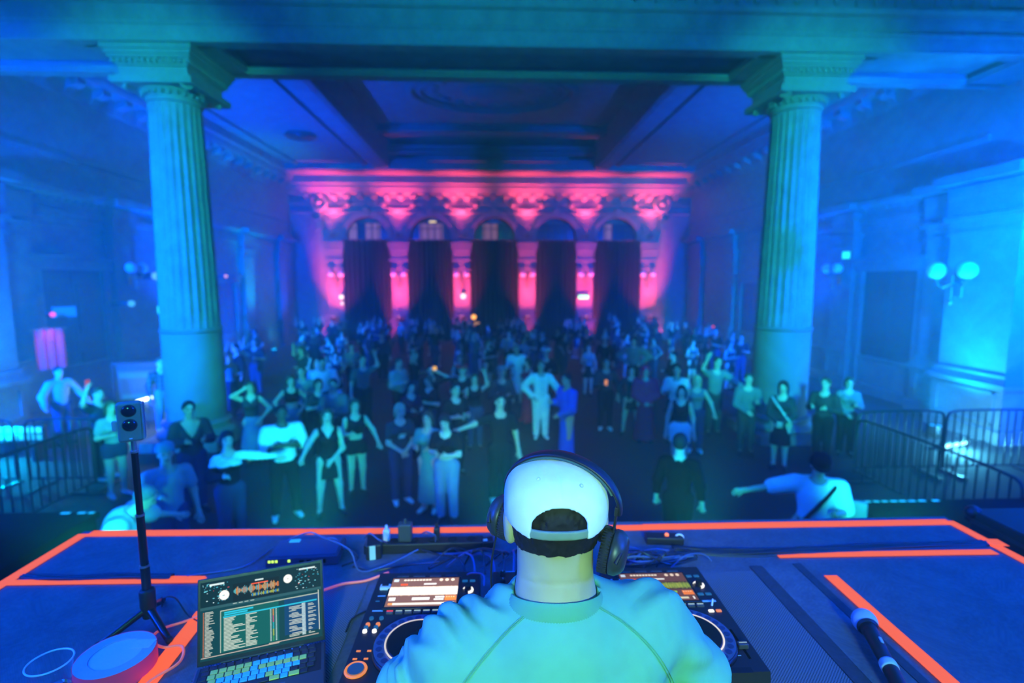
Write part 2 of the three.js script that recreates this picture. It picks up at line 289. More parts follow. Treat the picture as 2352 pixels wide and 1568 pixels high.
function sideWall(s) {
  const w = struct(s < 0 ? 'wall_left' : 'wall_right', s < 0 ? 'stone side wall with pilasters, left' : 'stone side wall with pilasters, right'), X = s * (HW + 0.45);
  part(w, 'wall_face', bx(0.5, CEIL + 1.6, BACK - FAR + 1, s * (HW + 0.65), (CEIL + 1.6) / 2, (BACK + FAR) / 2), M.stone);
  const P = (pts) => profZ(pts.map(([d, y]) => [s * (HW + 0.45 - d), y]), FAR + 0.1, -12.4);
  part(w, 'dado', P([[0, 0], [0.16, 0], [0.16, 0.3], [0.1, 0.34], [0.1, 1.1], [0.16, 1.14], [0.18, 1.22], [0, 1.24]]), M.stone);
  part(w, 'entablature', P([[0, 5.15], [0.12, 5.15], [0.12, 5.35], [0.17, 5.38], [0.17, 5.55], [0.12, 5.57], [0.12, 5.8], [0.3, 5.88], [0.4, 5.95], [0.42, 6.06], [0, 6.1]]), M.stone);
  part(w, 'upper_string', P([[0, 6.95], [0.08, 6.95], [0.12, 7.02], [0.12, 7.1], [0, 7.14]]), M.stone);
  part(w, 'cornice', P([[0, 8.75], [0.1, 8.75], [0.14, 8.9], [0.2, 9.2], [0.55, 9.28], [0.62, 9.4], [0.66, 9.55], [0.78, 9.62], [0.8, 9.78], [0.84, CEIL + 0.3], [0, CEIL + 0.3]]), M.stone);
  for (let z = -30.8; z < -12.6; z += 0.95) { const b = part(w, 'bracket', bracketGeo, M.stone); b.position.set(X, 9.24, z); b.rotation.y = s < 0 ? 0 : Math.PI; }
  for (let z = -31; z < -12.5; z += 0.3) { const b = part(w, 'dentil', dentGeo, M.stone); b.position.set(s * (HW + 0.45 - 0.2), 5.86, z); }
  // pier answering the columns, then the pilasters
  const pilaster = (z, wd, pr) => {
    const p = new THREE.Group(); p.name = 'pilaster'; w.add(p); p.position.set(X, 0, z);
    const b = (d, h, ww, y) => bx(d, h, ww, -s * d / 2, y, 0);
    part(p, 'pedestal', merge([b(pr + 0.14, 0.3, wd + 0.28, 0.15), b(pr + 0.06, 1.0, wd + 0.12, 0.75), b(pr + 0.16, 0.1, wd + 0.32, 1.27), b(pr + 0.1, 0.08, wd + 0.2, 1.36)]), M.stone);
    part(p, 'pedestal_panel', merge([b(pr + 0.1, 0.06, wd - 0.2, 1.1), b(pr + 0.1, 0.06, wd - 0.2, 0.42), bx(pr + 0.1, 0.74, 0.06, -s * (pr + 0.1) / 2, 0.76, wd / 2 - 0.12), bx(pr + 0.1, 0.74, 0.06, -s * (pr + 0.1) / 2, 0.76, -wd / 2 + 0.12)]), M.stone);
    part(p, 'shaft', merge([b(pr, 3.4, wd, 3.1), b(pr + 0.06, 0.12, wd + 0.12, 1.46)]), M.stone);
    part(p, 'capital', merge([b(pr + 0.05, 0.08, wd + 0.1, 4.72), b(pr + 0.03, 0.2, wd + 0.04, 4.9), b(pr + 0.12, 0.12, wd + 0.24, 5.06), b(pr + 0.08, 0.45, wd + 0.1, 5.37)]), M.stone);
    part(p, 'entablature_break', merge([b(pr + 0.12, 0.25, wd + 0.1, 5.68), b(pr + 0.4, 0.22, wd + 0.4, 5.97)]), M.stone);
    return p;
  };
  pilaster(-11.5, 1.7, 0.85);
  PZ.forEach((z) => pilaster(z, 0.95, 0.3));
  // dark timber doors in alternate bays, with frames
  [[-15.1, 2.2, 3.9], [-23.3, 2.0, 3.5]].forEach(([z, wd, h]) => {
    const d = new THREE.Group(); d.name = 'doorway'; w.add(d); d.position.set(X, 0, z);
    const b = (dd, hh, ww, y, zz) => bx(dd, hh, ww, -s * dd / 2, y, zz);
    part(d, 'door_frame', merge([b(0.2, h, 0.22, h / 2, wd / 2 + 0.1), b(0.2, h, 0.22, h / 2, -wd / 2 - 0.1), b(0.24, 0.3, wd + 0.6, h + 0.15, 0), b(0.34, 0.1, wd + 0.8, h + 0.34, 0)]), M.stone);
    part(d, 'door_leaf', merge([b(0.06, h, wd / 2 - 0.02, h / 2, wd / 4), b(0.06, h, wd / 2 - 0.02, h / 2, -wd / 4), b(0.09, h * 0.36, wd / 2 - 0.3, h * 0.72, wd / 4), b(0.09, h * 0.36, wd / 2 - 0.3, h * 0.72, -wd / 4), b(0.09, h * 0.3, wd / 2 - 0.3, h * 0.25, wd / 4), b(0.09, h * 0.3, wd / 2 - 0.3, h * 0.25, -wd / 4)]), M.darkwood);
  });
  return w;
}
sideWall(-1); sideWall(1);
{
  const w = struct('wall_back', 'plain wall behind the stage');
  part(w, 'wall_face', bx(2 * HW + 2, 11.4, 0.5, 0, 5.7, BACK + 0.25), M.plaster);
}
// far wall: arches, pilasters, drapes
const PX = [-9.43, -5.6, -1.88, 2.07, 5.58, 9.5];
{
  const w = struct('wall_front', 'far end wall with pink-lit pilasters, arched windows and bracketed cornice');
  const zf = FAR + 0.1;
  // wall face with five arched openings
  const face = shapeOf([[-HW - 0.6, 0], [HW + 0.6, 0], [HW + 0.6, CEIL + 1.6], [-HW - 0.6, CEIL + 1.6]]);
  const arches = []; for (let i = 0; i < 5; i++) arches.push((PX[i] + PX[i + 1]) / 2);
  arches.forEach((x) => { const h = new THREE.Path(); h.moveTo(x - 1.2, 0.3); h.lineTo(x + 1.2, 0.3); h.lineTo(x + 1.2, 6.2); h.absarc(x, 6.2, 1.2, 0, Math.PI, false); h.lineTo(x - 1.2, 0.3); face.holes.push(h); });
  part(w, 'wall_face', ext(face, 0.5, 0, 24).translate(0, 0, zf - 0.5), M.stone);
  part(w, 'rear_wall', bx(2 * HW + 1.4, CEIL + 1.6, 0.2, 0, (CEIL + 1.6) / 2, zf - 1.15), M.plaster);
  const ring = (x) => { const s = new THREE.Shape(); s.absarc(x, 6.2, 1.5, 0, Math.PI, false); s.lineTo(x - 1.24, 6.2); s.absarc(x, 6.2, 1.24, Math.PI, 0, true); s.closePath(); return s; };
  arches.forEach((x) => { part(w, 'arch_moulding', ext(ring(x), 0.12, 0.02, 24).translate(0, 0, zf), M.stone); part(w, 'keystone', bx(0.34, 0.5, 0.26, x, 7.62, zf + 0.12), M.stone); });
  const P = (pts, a = -HW - 0.4, b = HW + 0.4) => profX(pts.map(([d, y]) => [zf + d, y]), a, b);
  for (let i = 0; i < 4; i++) part(w, 'impost', P([[0, 5.95], [0.2, 5.95], [0.3, 6.05], [0.3, 6.14], [0, 6.18]], arches[i] + 1.26, arches[i + 1] - 1.26), M.stone);
  part(w, 'upper_string', P([[0, 7.55], [0.1, 7.55], [0.16, 7.62], [0.16, 7.68], [0, 7.72]]), M.stone);
  part(w, 'frieze', P([[0, 8.05], [0.14, 8.05], [0.16, 8.2], [0.1, 8.22], [0.1, 8.6], [0, 8.6]]), M.stone);
  part(w, 'cornice', P([[0, 8.6], [0.2, 8.62], [0.6, 8.75], [0.66, 8.88], [0.8, 8.94], [0.84, 9.12], [0.95, 9.2], [0.98, 9.66], [0, 9.66]]), M.stone);
  for (let x = -10.9; x < 11; x += 0.78) { const b = part(w, 'bracket', bracketGeo, M.stone); b.position.set(x, 8.7, zf); b.rotation.y = -Math.PI / 2; }
  // festoons between brackets above every pilaster and the corner clusters
  for (const x of PX) {
    const f = []; for (let i = -4; i <= 4; i++) f.push(sph(0.13 + 0.03 * Math.cos(i), x + i * 0.2, 7.98 - 0.16 * (1 - (i / 4) ** 2), zf + 0.14, 8, 6));
    f.push(sph(0.2, x - 0.9, 8.12, zf + 0.16, 8, 6), sph(0.2, x + 0.9, 8.12, zf + 0.16, 8, 6));
    part(w, 'festoon', merge(f), M.stone);
  }
  for (const s of [-1, 1]) part(w, 'corner_scroll', merge([new THREE.TorusGeometry(0.42, 0.13, 10, 20).translate(s * 10.2, 8.2, zf + 0.3), sph(0.2, s * 10.2, 8.2, zf + 0.35), new THREE.TorusGeometry(0.26, 0.1, 8, 18).translate(s * 10.4, 7.45, zf + 0.26), rb(0.5, 0.9, 0.2, 0.08, s * 10.3, 7.0, zf + 0.12)]), M.stone);
  PX.forEach((x) => {
    const p = new THREE.Group(); p.name = 'pilaster'; w.add(p); p.position.set(x, 0, zf);
    const b = (ww, h, d, y) => bx(ww, h, d, 0, y, d / 2), wd = 1.0;
    part(p, 'pedestal', merge([b(wd + 0.3, 0.3, 0.5, 0.15), b(wd + 0.14, 0.9, 0.42, 0.7), b(wd + 0.3, 0.12, 0.52, 1.2)]), M.stone);
    part(p, 'shaft', merge([b(wd, 3.6, 0.28, 3.0), b(wd + 0.12, 0.14, 0.34, 1.33)]), M.stone);
    part(p, 'capital', merge([b(wd + 0.1, 0.09, 0.36, 4.42), b(wd + 0.16, 0.16, 0.4, 4.82), b(wd, 0.24, 0.3, 4.62)]), M.stone);
    part(p, 'entablature_break', merge([b(wd + 0.04, 0.5, 0.32, 5.15), b(wd + 0.16, 0.16, 0.42, 5.45), b(wd + 0.26, 0.2, 0.5, 5.68), b(wd + 0.3, 0.1, 0.55, 5.85)]), M.stone);
  });
  // windows behind the arches
  const amber = glow([1.0, 0.36, 0.08], 0.22, [0.1, 0.07, 0.04]), dark = mat([0.02, 0.02, 0.025], 0.2), bright = glow([1.0, 0.75, 0.2], 1.6);
  arches.forEach((x, i) => {
    const win = struct('window_' + (i + 1), 'arched window above a black drape, number ' + (i + 1) + ' from the left');
    const z = zf - 0.36, fr = [];
    for (const dx of [-0.6, -0.2, 0.2, 0.6]) fr.push(bx(0.05, 1.15, 0.06, x + dx, 6.6, z + 0.04));
    fr.push(bx(2.4, 0.06, 0.06, x, 6.08, z + 0.04), bx(2.3, 0.05, 0.06, x, 6.75, z + 0.04));
    part(win, 'window_frame', merge(fr), M.darkwood);
    const lit = [[1, 0, 1, 0, 0], [0, 1, 1, 1, 0], [0, 1, 1, 0, 0], [0, 0, 0, 0, 0], [0, 1, 0, 0, 0]][i];
    for (let k = 0; k < 5; k++) part(win, 'pane', bx(0.46, 1.1, 0.015, x - 0.94 + k * 0.47, 6.5, z), [k === 3 && i === 0, lit[k] && i < 4, i === 4 && lit[k]].some(Boolean) ? amber : dark);
    if (i === 1) { const l = thing('window_lamp', 'small yellow lamp glowing inside the second arched window', 'lamp', [x + 0.1, 7.15, z + 0.12]); part(l, 'lamp_tube', rb(0.4, 0.1, 0.06, 0.03), bright); part(l, 'lamp_bracket', bx(0.06, 0.12, 0.06, 0, -0.1, 0), M.darkSteel); }
  });
  // heavy black drapes filling the bays between the pilasters
  const ord = ['leftmost', 'second from left', 'middle', 'fourth from left', 'rightmost'];
  arches.forEach((x, i) => {
    const a = PX[i] + 0.5, b = PX[i + 1] - 0.5, n = 150, top = 6.02, g = new THREE.PlaneGeometry(b - a, top - 0.02, n, 4), p = g.attributes.position;
    for (let k = 0; k < p.count; k++) { const u = p.getX(k) / (b - a) + 0.5; p.setZ(k, 0.06 * Math.sin(u * 62 + 0.9 * Math.sin(u * 9 + i)) * (1 - 0.15 * Math.sin(p.getY(k)))); }
    g.computeVertexNormals();
    const c = thing('black_drape', 'floor-length black drape in the ' + ord[i] + ' bay between pink-lit pilasters', 'curtain', [(a + b) / 2, 0, zf + 0.36], 0, 'black drapes of the far wall');
    part(c, 'drape_cloth', g.translate(0, top / 2, 0), M.velvet);
    part(c, 'pleat_backing', bx(b - a, top - 0.05, 0.02, 0, top / 2, -0.07), M.velvet);
    part(c, 'rail', rod([-(b - a) / 2, top, 0], [(b - a) / 2, top, 0], 0.025), M.darkSteel);
  });
  // twin globe sconces and pink uplighters
  const od = ['leftmost', 'second', 'third', 'fourth', 'fifth', 'rightmost'];
  PX.forEach((x, i) => {
    const sx = x + (i === 0 ? 0.15 : i === 5 ? -0.15 : 0);
    sconce([sx, 3.72, zf + 0.28], 0, `twin globe sconce on the ${od[i]} pink pilaster`, 1.25);
    const u = thing('uplight', `pink uplighter on the pedestal of the ${od[i]} pilaster`, 'stage light', [x, 1.26, zf + 0.98], 0, 'pink uplighters of the far wall');
    part(u, 'yoke', merge([bx(0.34, 0.02, 0.1, 0, 0.01, 0), bx(0.02, 0.2, 0.08, -0.17, 0.1, 0), bx(0.02, 0.2, 0.08, 0.17, 0.1, 0)]), M.black);
    part(u, 'housing', lathe([[0, 0.04], [0.12, 0.05], [0.14, 0.12], [0.14, 0.26], [0.125, 0.26], [0.12, 0.24], [0, 0.24]], 20), M.black);
    part(u, 'lens', cyl(0.12, 0.12, 0.012, 0, 0.252, 0), glow([1.0, 0.35, 0.6], 3));
    part(u, 'shelf', bx(0.7, 0.04, 0.8, 0, -0.02, -0.2), M.stone);
    spot('uplight_beam', PINK, 160, [x, 1.56, zf + 0.98], [x, 4.8, zf + 0.3], 27, 0.6, 5);
    const fl = thing('added_floor_spot', `added pink floor spot aimed at the ${od[i]} pilaster`, 'stage light', [x, 0, zf + 3.3], 0, 'added pink floor spots');
    part(fl, 'housing', new THREE.CylinderGeometry(0.15, 0.11, 0.26, 18).rotateX(-0.8).translate(0, 0.2, 0), M.black); part(fl, 'lens', new THREE.CylinderGeometry(0.13, 0.13, 0.01, 18).translate(0, 0.136, 0).rotateX(-0.8).translate(0, 0.2, 0), glow([1.0, 0.3, 0.5], 1.5)); part(fl, 'yoke', bx(0.36, 0.03, 0.22, 0, 0.015, 0), M.black);
    spot('added_floor_spot_beam', PINK, 560, [x, 0.42, zf + 3.1], [x + (i === 0 ? 0.35 : i === 5 ? -0.35 : 0), 3.7, zf + 0.3], 24, 0.5, 5);  // added second lamp, evens the pink along the pilaster
    const v = thing('cornice_light', `pink cornice lamp on the ledge above the ${od[i]} pilaster`, 'stage light', [x, 6.18, zf + 0.72], 0, 'pink cornice lamps');
    part(v, 'housing', lathe([[0, 0], [0.08, 0], [0.09, 0.05], [0.09, 0.15], [0.078, 0.15], [0.075, 0.13], [0, 0.13]], 16), M.black); part(v, 'lens', cyl(0.075, 0.075, 0.01, 0, 0.14, 0), glow([1.0, 0.2, 0.45], 1)); part(v, 'arm', bx(0.1, 0.03, 0.7, 0, -0.015, -0.3), M.black);
    spot('cornice_beam', PINK, 330, [x, 6.4, zf + 0.72], [x, 9.0, zf + 0.6], 40, 0.8, 4);
  });
}
// ---------------------------------------------------------------- stage, lights, barriers and fittings in the hall
{
  const st = thing('stage_platform', 'black stage platform under the desk and the performer', 'stage');
  part(st, 'deck', bx(7.4, 0.08, 10.6, 0.1, STAGE - 0.04, 2.4), M.blackRough);
  part(st, 'skirt', bx(7.3, STAGE - 0.08, 10.4, 0.1, (STAGE - 0.08) / 2, 2.4), M.velvet);
  const paleDash = mat([0.45, 0.85, 0.6], 0.7);
  const riser = (s, x0, x1, z, list) => {
    const r = thing('side_riser', s > 0 ? 'low black riser beside the stage on the right with pale edge marks' : 'low black riser beside the stage on the left with pale edge marks', 'riser');
    part(r, 'deck', bx(x1 - x0, 0.06, -z - 2.6, (x0 + x1) / 2, 0.97, (z - 2.6) / 2), M.velvet);
    part(r, 'skirt', bx(x1 - x0 - 0.06, 0.94, -z - 2.66, (x0 + x1) / 2, 0.47, (z - 2.6) / 2), M.velvet);
    for (const [x, w] of list) part(r, 'edge_mark', bx(w, 0.004, 0.035, x, 1.002, z + 0.03), paleDash, 'pale green edge dash');  // short pale green dashes along the riser edge
  };
  const dash = [[1952, 10], [1970, 10], [1990, 13], [2010, 13], [2030, 13], [2051, 15], [2072, 15], [2094, 16], [2118, 16], [2150, 15]].map(([x, w]) => { const a = onY(x - w / 2, 1150, 1), b = onY(x + w / 2, 1150, 1); return [(a.x + b.x) / 2, b.x - a.x]; });
  riser(1, onY(1944, 1150, 1).x, 9.2, onY(2050, 1150, 1).z - 0.02, dash);
  riser(-1, -9.4, onY(225, 1177, 1).x, onY(180, 1177, 1).z - 0.02, [[onY(153, 1177, 1).x, 0.1], [onY(189, 1177, 1).x, 0.08], [onY(211, 1177, 1).x, 0.06]]);
}
// lighting truss and lamps over the stage, behind the lens
{
  const tr = thing('lighting_truss', 'aluminium lighting truss spanning the stage overhead', 'truss');
  const ch = [], di = []; for (const [y, z] of [[6.9, 6.6], [6.9, 6.9], [7.2, 6.6], [7.2, 6.9]]) ch.push(rod([-5.2, y, z], [5.4, y, z], 0.025));
  for (let x = -5.2; x < 5.2; x += 0.4) di.push(rod([x, 6.9, 6.6], [x + 0.4, 7.2, 6.6], 0.012, 0.012, 6), rod([x, 7.2, 6.9], [x + 0.4, 6.9, 6.9], 0.012, 0.012, 6));
  part(tr, 'chords', merge(ch), M.steel); part(tr, 'lacing', merge(di), M.steel);
  for (const x of [-5.2, 5.4]) part(tr, 'tower', merge([rod([x - 0.14, 0, 6.6], [x - 0.14, 7.2, 6.6], 0.03), rod([x + 0.14, 0, 6.6], [x + 0.14, 7.2, 6.6], 0.03), rod([x, 0, 6.9], [x, 7.2, 6.9], 0.03), bx(0.7, 0.04, 0.7, x, 0.02, 6.75)]), M.steel);
  part(tr, 'drop_pipe', merge([rod([-1.2, 9.9, 1.9], [1.2, 9.9, 1.9], 0.03), rod([-1.1, 9.9, 1.9], [-1.1, 11.05, 1.9], 0.02), rod([1.1, 9.9, 1.9], [1.1, 11.05, 1.9], 0.02)]), M.steel);
  const lamp = (at, to, col, k, label, r = 0.16) => {
    const t = thing('stage_lamp', label, 'stage light', at); t.lookAt(...to);
    part(t, 'housing', new THREE.CylinderGeometry(r * 1.15, r * 0.8, 0.34, 20).rotateX(Math.PI / 2).translate(0, 0, -0.2), M.black);
    part(t, 'lens', new THREE.CylinderGeometry(r, r, 0.02, 20).rotateX(Math.PI / 2).translate(0, 0, -0.035), glow(col, k));
    part(t, 'yoke', merge([bx(0.03, 0.34, 0.05, -r * 1.3, 0.1, -0.2), bx(0.03, 0.34, 0.05, r * 1.3, 0.1, -0.2), bx(r * 2.7, 0.03, 0.05, 0, 0.27, -0.2)]), M.black);
  };
  const names = { wash: 'teal wash lamp on the high front truss', desk: 'teal lamp on the rear truss aimed at the desk', key: 'pale mint lamp on the rear truss aimed at the performer', colL: 'teal profile lamp on the rear truss aimed at the foot of the left column', colL2: 'teal profile lamp on the rear truss aimed at the left capital', colR2: 'teal profile lamp on the rear truss aimed at the right capital', colR: 'teal profile lamp on the rear truss aimed at the foot of the right column', beam: 'teal profile lamp on the rear truss aimed at the beam', stageL: 'blue flood lamp on a stand left of the stage', stageR: 'blue flood lamp on a stand right of the stage', sideL: 'blue flood lamp on a stand by the left wall', sideR: 'blue flood lamp on a stand by the right barrier', sideR2: 'blue flood lamp on a stand by the right wall', addedHallB: 'added blue wash lamp beside the teal one on the high front truss', crossAddedL: 'added blue lamp lying low on the left riser aimed across the floor', crossAddedR: 'added blue lamp lying low on the right riser aimed across the floor', upAddedL: 'added blue lamp on the left riser pointing up to light the haze', upAddedR: 'added blue lamp on the right riser pointing up to light the haze' };
  for (const k of Object.keys(names)) {
    const l = LIGHTS[k], p = l.position, teal = l.name.endsWith('teal') || k === 'key';
    lamp(p.toArray(), l.target.position.toArray(), k === 'key' ? MINT : teal ? TEAL : BLUE, 2, names[k], teal ? 0.2 : 0.24);
    if (!teal && !k.startsWith('up') && !k.startsWith('cross') && k !== 'addedHallB') { const s = thing('lamp_stand', 'tall black tripod stand holding the ' + names[k].replace(' on a stand', ''), 'stand', [p.x + Math.sign(p.x) * 0.3, 0, p.z + 0.25]); part(s, 'pole', rod([0, 0.1, 0], [0, p.y + 0.3, 0], 0.025), M.black); part(s, 'cross_arm', rod([0, p.y + 0.28, 0], [-Math.sign(p.x) * 0.3, p.y + 0.28, -0.2], 0.02), M.black); for (let i = 0; i < 3; i++) part(s, 'leg', rod([0, 0.7, 0], [0.55 * Math.cos(i * 2.1), 0.015, 0.55 * Math.sin(i * 2.1)], 0.014), M.black); }
  }
}
LIGHTS.foot.forEach((l, i) => {
  const p = l.position, t = thing('added_footlight', `added teal lamp on the stage lip, ${['leftmost', 'second from left', 'middle', 'second from right', 'rightmost'][i]} of five`, 'stage light', [p.x, STAGE, p.z + 0.22], Math.atan2(-(l.target.position.x - p.x), -(l.target.position.z - p.z)), 'added stage lip lamps');
  part(t, 'housing', rb(0.22, 0.2, 0.16, 0.02, 0, 0.2, 0.02), M.black); part(t, 'lens', new THREE.CylinderGeometry(0.085, 0.085, 0.012, 20).rotateX(Math.PI / 2).translate(0, 0.21, -0.068), glow(TEAL, 2)); part(t, 'foot', merge([bx(0.26, 0.02, 0.18, 0, 0.01, 0.02), bx(0.03, 0.12, 0.06, -0.1, 0.07, 0.02), bx(0.03, 0.12, 0.06, 0.1, 0.07, 0.02)]), M.black);
});
// floor uplights against the side walls
function floorLight(label, at, to, col, k, ang = 30, face = 1.6) {
  const u = thing('floor_light', label, 'stage light', at);
  part(u, 'housing', lathe([[0, 0.03], [0.13, 0.03], [0.15, 0.1], [0.15, 0.28], [0.13, 0.28], [0.125, 0.255], [0, 0.255]], 20), M.black);
  part(u, 'lens', cyl(0.125, 0.125, 0.012, 0, 0.266, 0), glow(col, face));
  part(u, 'foot', bx(0.36, 0.03, 0.2, 0, 0.015, 0), M.black);
  if (k) spot('floor_beam', col, k, [at[0], at[1] + 0.32, at[2]], to, ang, 0.9, 6);
}
floorLight('cyan floor light at the foot of the right pier', [10.25, 0, -11.2], [10.9, 5.6, -11.4], CYAN, 300, 50);
floorLight('cyan floor light at the foot of the left pier', [-10.2, 0, -10.8], [-10.9, 4, -11.2], CYAN, 160, 50);
floorLight('cyan floor light by the far left pilaster', [-10.75, 0, -25.3], [-11.25, 5, -25.4], [0.0, 0.6, 1.0], 330, 24, 6);
floorLight('blue floor light beside the far left door', [-10.8, 0, -29.0], [-11.3, 4, -29.4], BLUE, 260, 28);
floorLight('blue floor light washing the left aisle ceiling', [-10.6, 0, -18.9], [-8.4, CEIL, -19.5], BLUE, 1900, 46);
floorLight('blue floor light washing the right aisle ceiling', [10.6, 0, -18.9], [9.6, CEIL, -17.5], BLUE, 800, 42);
{
  const p = onY(2192, 1014, 0.12);
  const b = thing('led_or_added_bar', 'bright white-cyan LED bar on the floor behind the right barrier', 'light bar', [p.x, 0, p.z], 0.35);
  part(b, 'bar_housing', rb(0.95, 0.1, 0.1, 0.02, 0, 0.06, 0), M.black);
  for (let i = 0; i < 5; i++) part(b, 'led_or_added_cell', bx(0.13, 0.06, 0.012, -0.36 + i * 0.18, 0.07, 0.052), glow([0.25, 0.85, 1.0], 5));
  const g = onY(30, 1000, 0.5), w = thing('led_or_added_bar', 'added cyan glow panel standing in for the lit left pier base', 'light bar', [g.x - 0.1, 0.35, -10.4], 0);
  part(w, 'bar_housing', rb(1.5, 0.34, 0.1, 0.03, 0, 0.2, 0), M.black);
  for (let j = 0; j < 2; j++) for (let i = 0; i < 6; i++) part(w, 'led_or_added_cell', bx(0.19, 0.11, 0.012, -0.62 + i * 0.248, 0.13 + j * 0.15, 0.052), glow([0.02, 0.55, 1.0], j ? 2.2 : 1.1));  // added glowing cells stand in for the lit pier base between barrier bars
  for (const a of [-0.6, 0.6]) part(w, 'leg', bx(0.06, 0.4, 0.3, a, -0.16, 0), M.black);
  point('led_or_added_glow', [0.0, 0.5, 1.0], 26, [g.x - 0.1, 0.6, -10.25]);
  point('led_or_added_glow', [0.1, 0.7, 1.0], 22, [p.x, 0.25, p.z + 0.2]);
}
// crowd barriers: tube frame with rounded corners, upright bars
const barGeo = {};
function barrier(label, x, z, len, turn, h = 1.2, y0 = 0) {
  const b = thing('crowd_barrier', label, 'barrier', [x, y0, z], turn, 'steel crowd barriers'), L = len / 2, r = 0.1;
  const pts = [[-L, 0.12, 0], [-L, h - r, 0], [-L + 0.03, h - 0.03, 0], [-L + r, h, 0], [L - r, h, 0], [L - 0.03, h - 0.03, 0], [L, h - r, 0], [L, 0.12, 0]];
  part(b, 'frame', merge([tube(pts, 0.022, 60, 8), rod([-L, 0.16, 0], [L, 0.16, 0], 0.018)]), M.darkSteel);
  const key = h.toFixed(2); barGeo[key] ??= new THREE.CylinderGeometry(0.013, 0.013, h - 0.17, 8);
  const n = Math.round(len / 0.15); for (let i = 1; i < n; i++) { const o = part(b, 'bar', barGeo[key], M.darkSteel); o.position.set(-L + (len * i) / n, (h + 0.16) / 2, 0); }
  for (const s of [-1, 1]) part(b, 'foot', merge([bx(0.05, 0.03, 0.6, s * (L - 0.2), 0.015, 0), rod([s * (L - 0.2), 0.02, 0], [s * (L - 0.2), 0.18, 0], 0.018)]), M.darkSteel);
  return b;
}
barrier('steel barrier facing the stage in front of the right pier, nearest the column', 7.52, -8.95, 1.62, 0);
barrier('steel barrier facing the stage at the right edge of the picture', 9.35, -8.95, 1.9, 0);
barrier('steel barrier running back from the right riser towards the hall', 6.6, -7.35, 2.9, Math.PI / 2, 1.12);
barrier('steel barrier facing the stage at the left edge of the picture', -9.3, -8.95, 1.9, 0);
barrier('steel barrier facing the stage behind the left riser', -7.35, -8.95, 1.55, 0);
barrier('steel barrier running back from the left riser towards the hall', -6.9, -7.35, 2.9, Math.PI / 2, 1.12);

// lit display cabinet with a light tube, left of the left column
{
  const p = onY(322, 925, 0.5);
  const z = p.z, c = thing('display_cabinet', 'blue lit display cabinet with a slanted front left of the column', 'cabinet', [p.x - 0.02, 0, z], 0.28);
  part(c, 'body', bx(1.0, 1.5, 0.5, 0, 0.75, -0.3), M.black);
  part(c, 'top', rb(1.06, 0.06, 0.62, 0.02, 0, 1.53, -0.27), M.black);
  part(c, 'screen', bx(0.8, 0.74, 0.02, 0, 0.98, -0.03).rotateX(0.03), glow([0.0, 0.10, 0.85], 0.55));
  const bandM = glow([0.0, 0.3, 0.95], 0.6);
  part(c, 'screen_band', bx(0.76, 0.14, 0.02, 0, 1.22, -0.02).rotateX(0.03), bandM); part(c, 'screen_band', bx(0.7, 0.12, 0.02, 0, 0.68, -0.02).rotateX(0.03), bandM);
  part(c, 'side_frame', merge([bx(0.06, 1.5, 0.56, -0.5, 0.75, -0.27), bx(0.06, 1.5, 0.56, 0.5, 0.75, -0.27)]), M.blackGloss);
  const a = onZ(314, 922, z + 0.6), b = onZ(357, 910, z + 0.6), t = thing('light_tube', 'short white light tube glowing beside the cabinet and phone camera', 'light tube', [(a.x + b.x) / 2, (a.y + b.y) / 2, a.z]);
  const h = b.clone().sub(a).multiplyScalar(0.5);
  part(t, 'tube', rod(h.clone().negate(), h, 0.036, 0.036, 12), glow([0.75, 1.0, 1.0], 4));
  part(t, 'end_cap', merge([rod(h.clone().multiplyScalar(1.12).negate(), h.clone().multiplyScalar(0.98).negate(), 0.04), rod(h.clone().multiplyScalar(0.98), h.clone().multiplyScalar(1.12), 0.04)]), M.black);
  part(t, 'bracket', rod([0, 0, 0], [0, -a.y * 0.5 - b.y * 0.5, 0], 0.015), M.black);
  point('light_tube_glow', [0.6, 1.0, 1.0], 5, [(a.x + b.x) / 2, (a.y + b.y) / 2, a.z + 0.1]);
}
// signs, red cloth, vent
function exitSign(label, at, turn, w = 0.42, h = 0.26, k = 2.2) {
  const t = thing('exit_sign', label, 'sign', at, turn, 'green lit signs');
  part(t, 'sign_box', rb(w + 0.05, h + 0.05, 0.09, 0.015, 0, 0, 0), M.black); part(t, 'sign_face', bx(w, h, 0.01, 0, 0, 0.05), glow([0.03, 1.0, 0.45], k));
  part(t, 'wall_plate', bx(w * 0.5, h * 0.4, 0.05, 0, 0, -0.06), M.black);
}
{ const a = onX(1945, 586, 11.25); exitSign('small green exit sign glowing on the right wall', [a.x, a.y, a.z], -Math.PI / 2 + 0.6, 0.22, 0.22, 1.3); }
{ const a = onX(369, 711, -11.2); exitSign('small green exit sign glowing left of the left column', [a.x, a.y, a.z], Math.PI / 2 - 0.6, 0.24, 0.24, 1.3); }
{ const a = onZ(1340, 682, FAR + 0.6); exitSign('green and white exit sign hanging on the fifth pink pilaster', [a.x, a.y, a.z], 0, 0.62, 0.22, 3); }
{ const a = onZ(1064, 680, FAR + 0.6), t = thing('round_lamp', 'small white round lamp on the third pink pilaster', 'lamp', a.toArray()); part(t, 'lamp_glass', sph(0.16), glow([1.0, 0.75, 0.9], 2.2)); part(t, 'stem', rod([0, 0, 0], [0, 0.3, 0], 0.03), M.brass); part(t, 'wall_mount', rod([0, 0.28, 0], [0, 0.28, -0.22], 0.03), M.brass); }
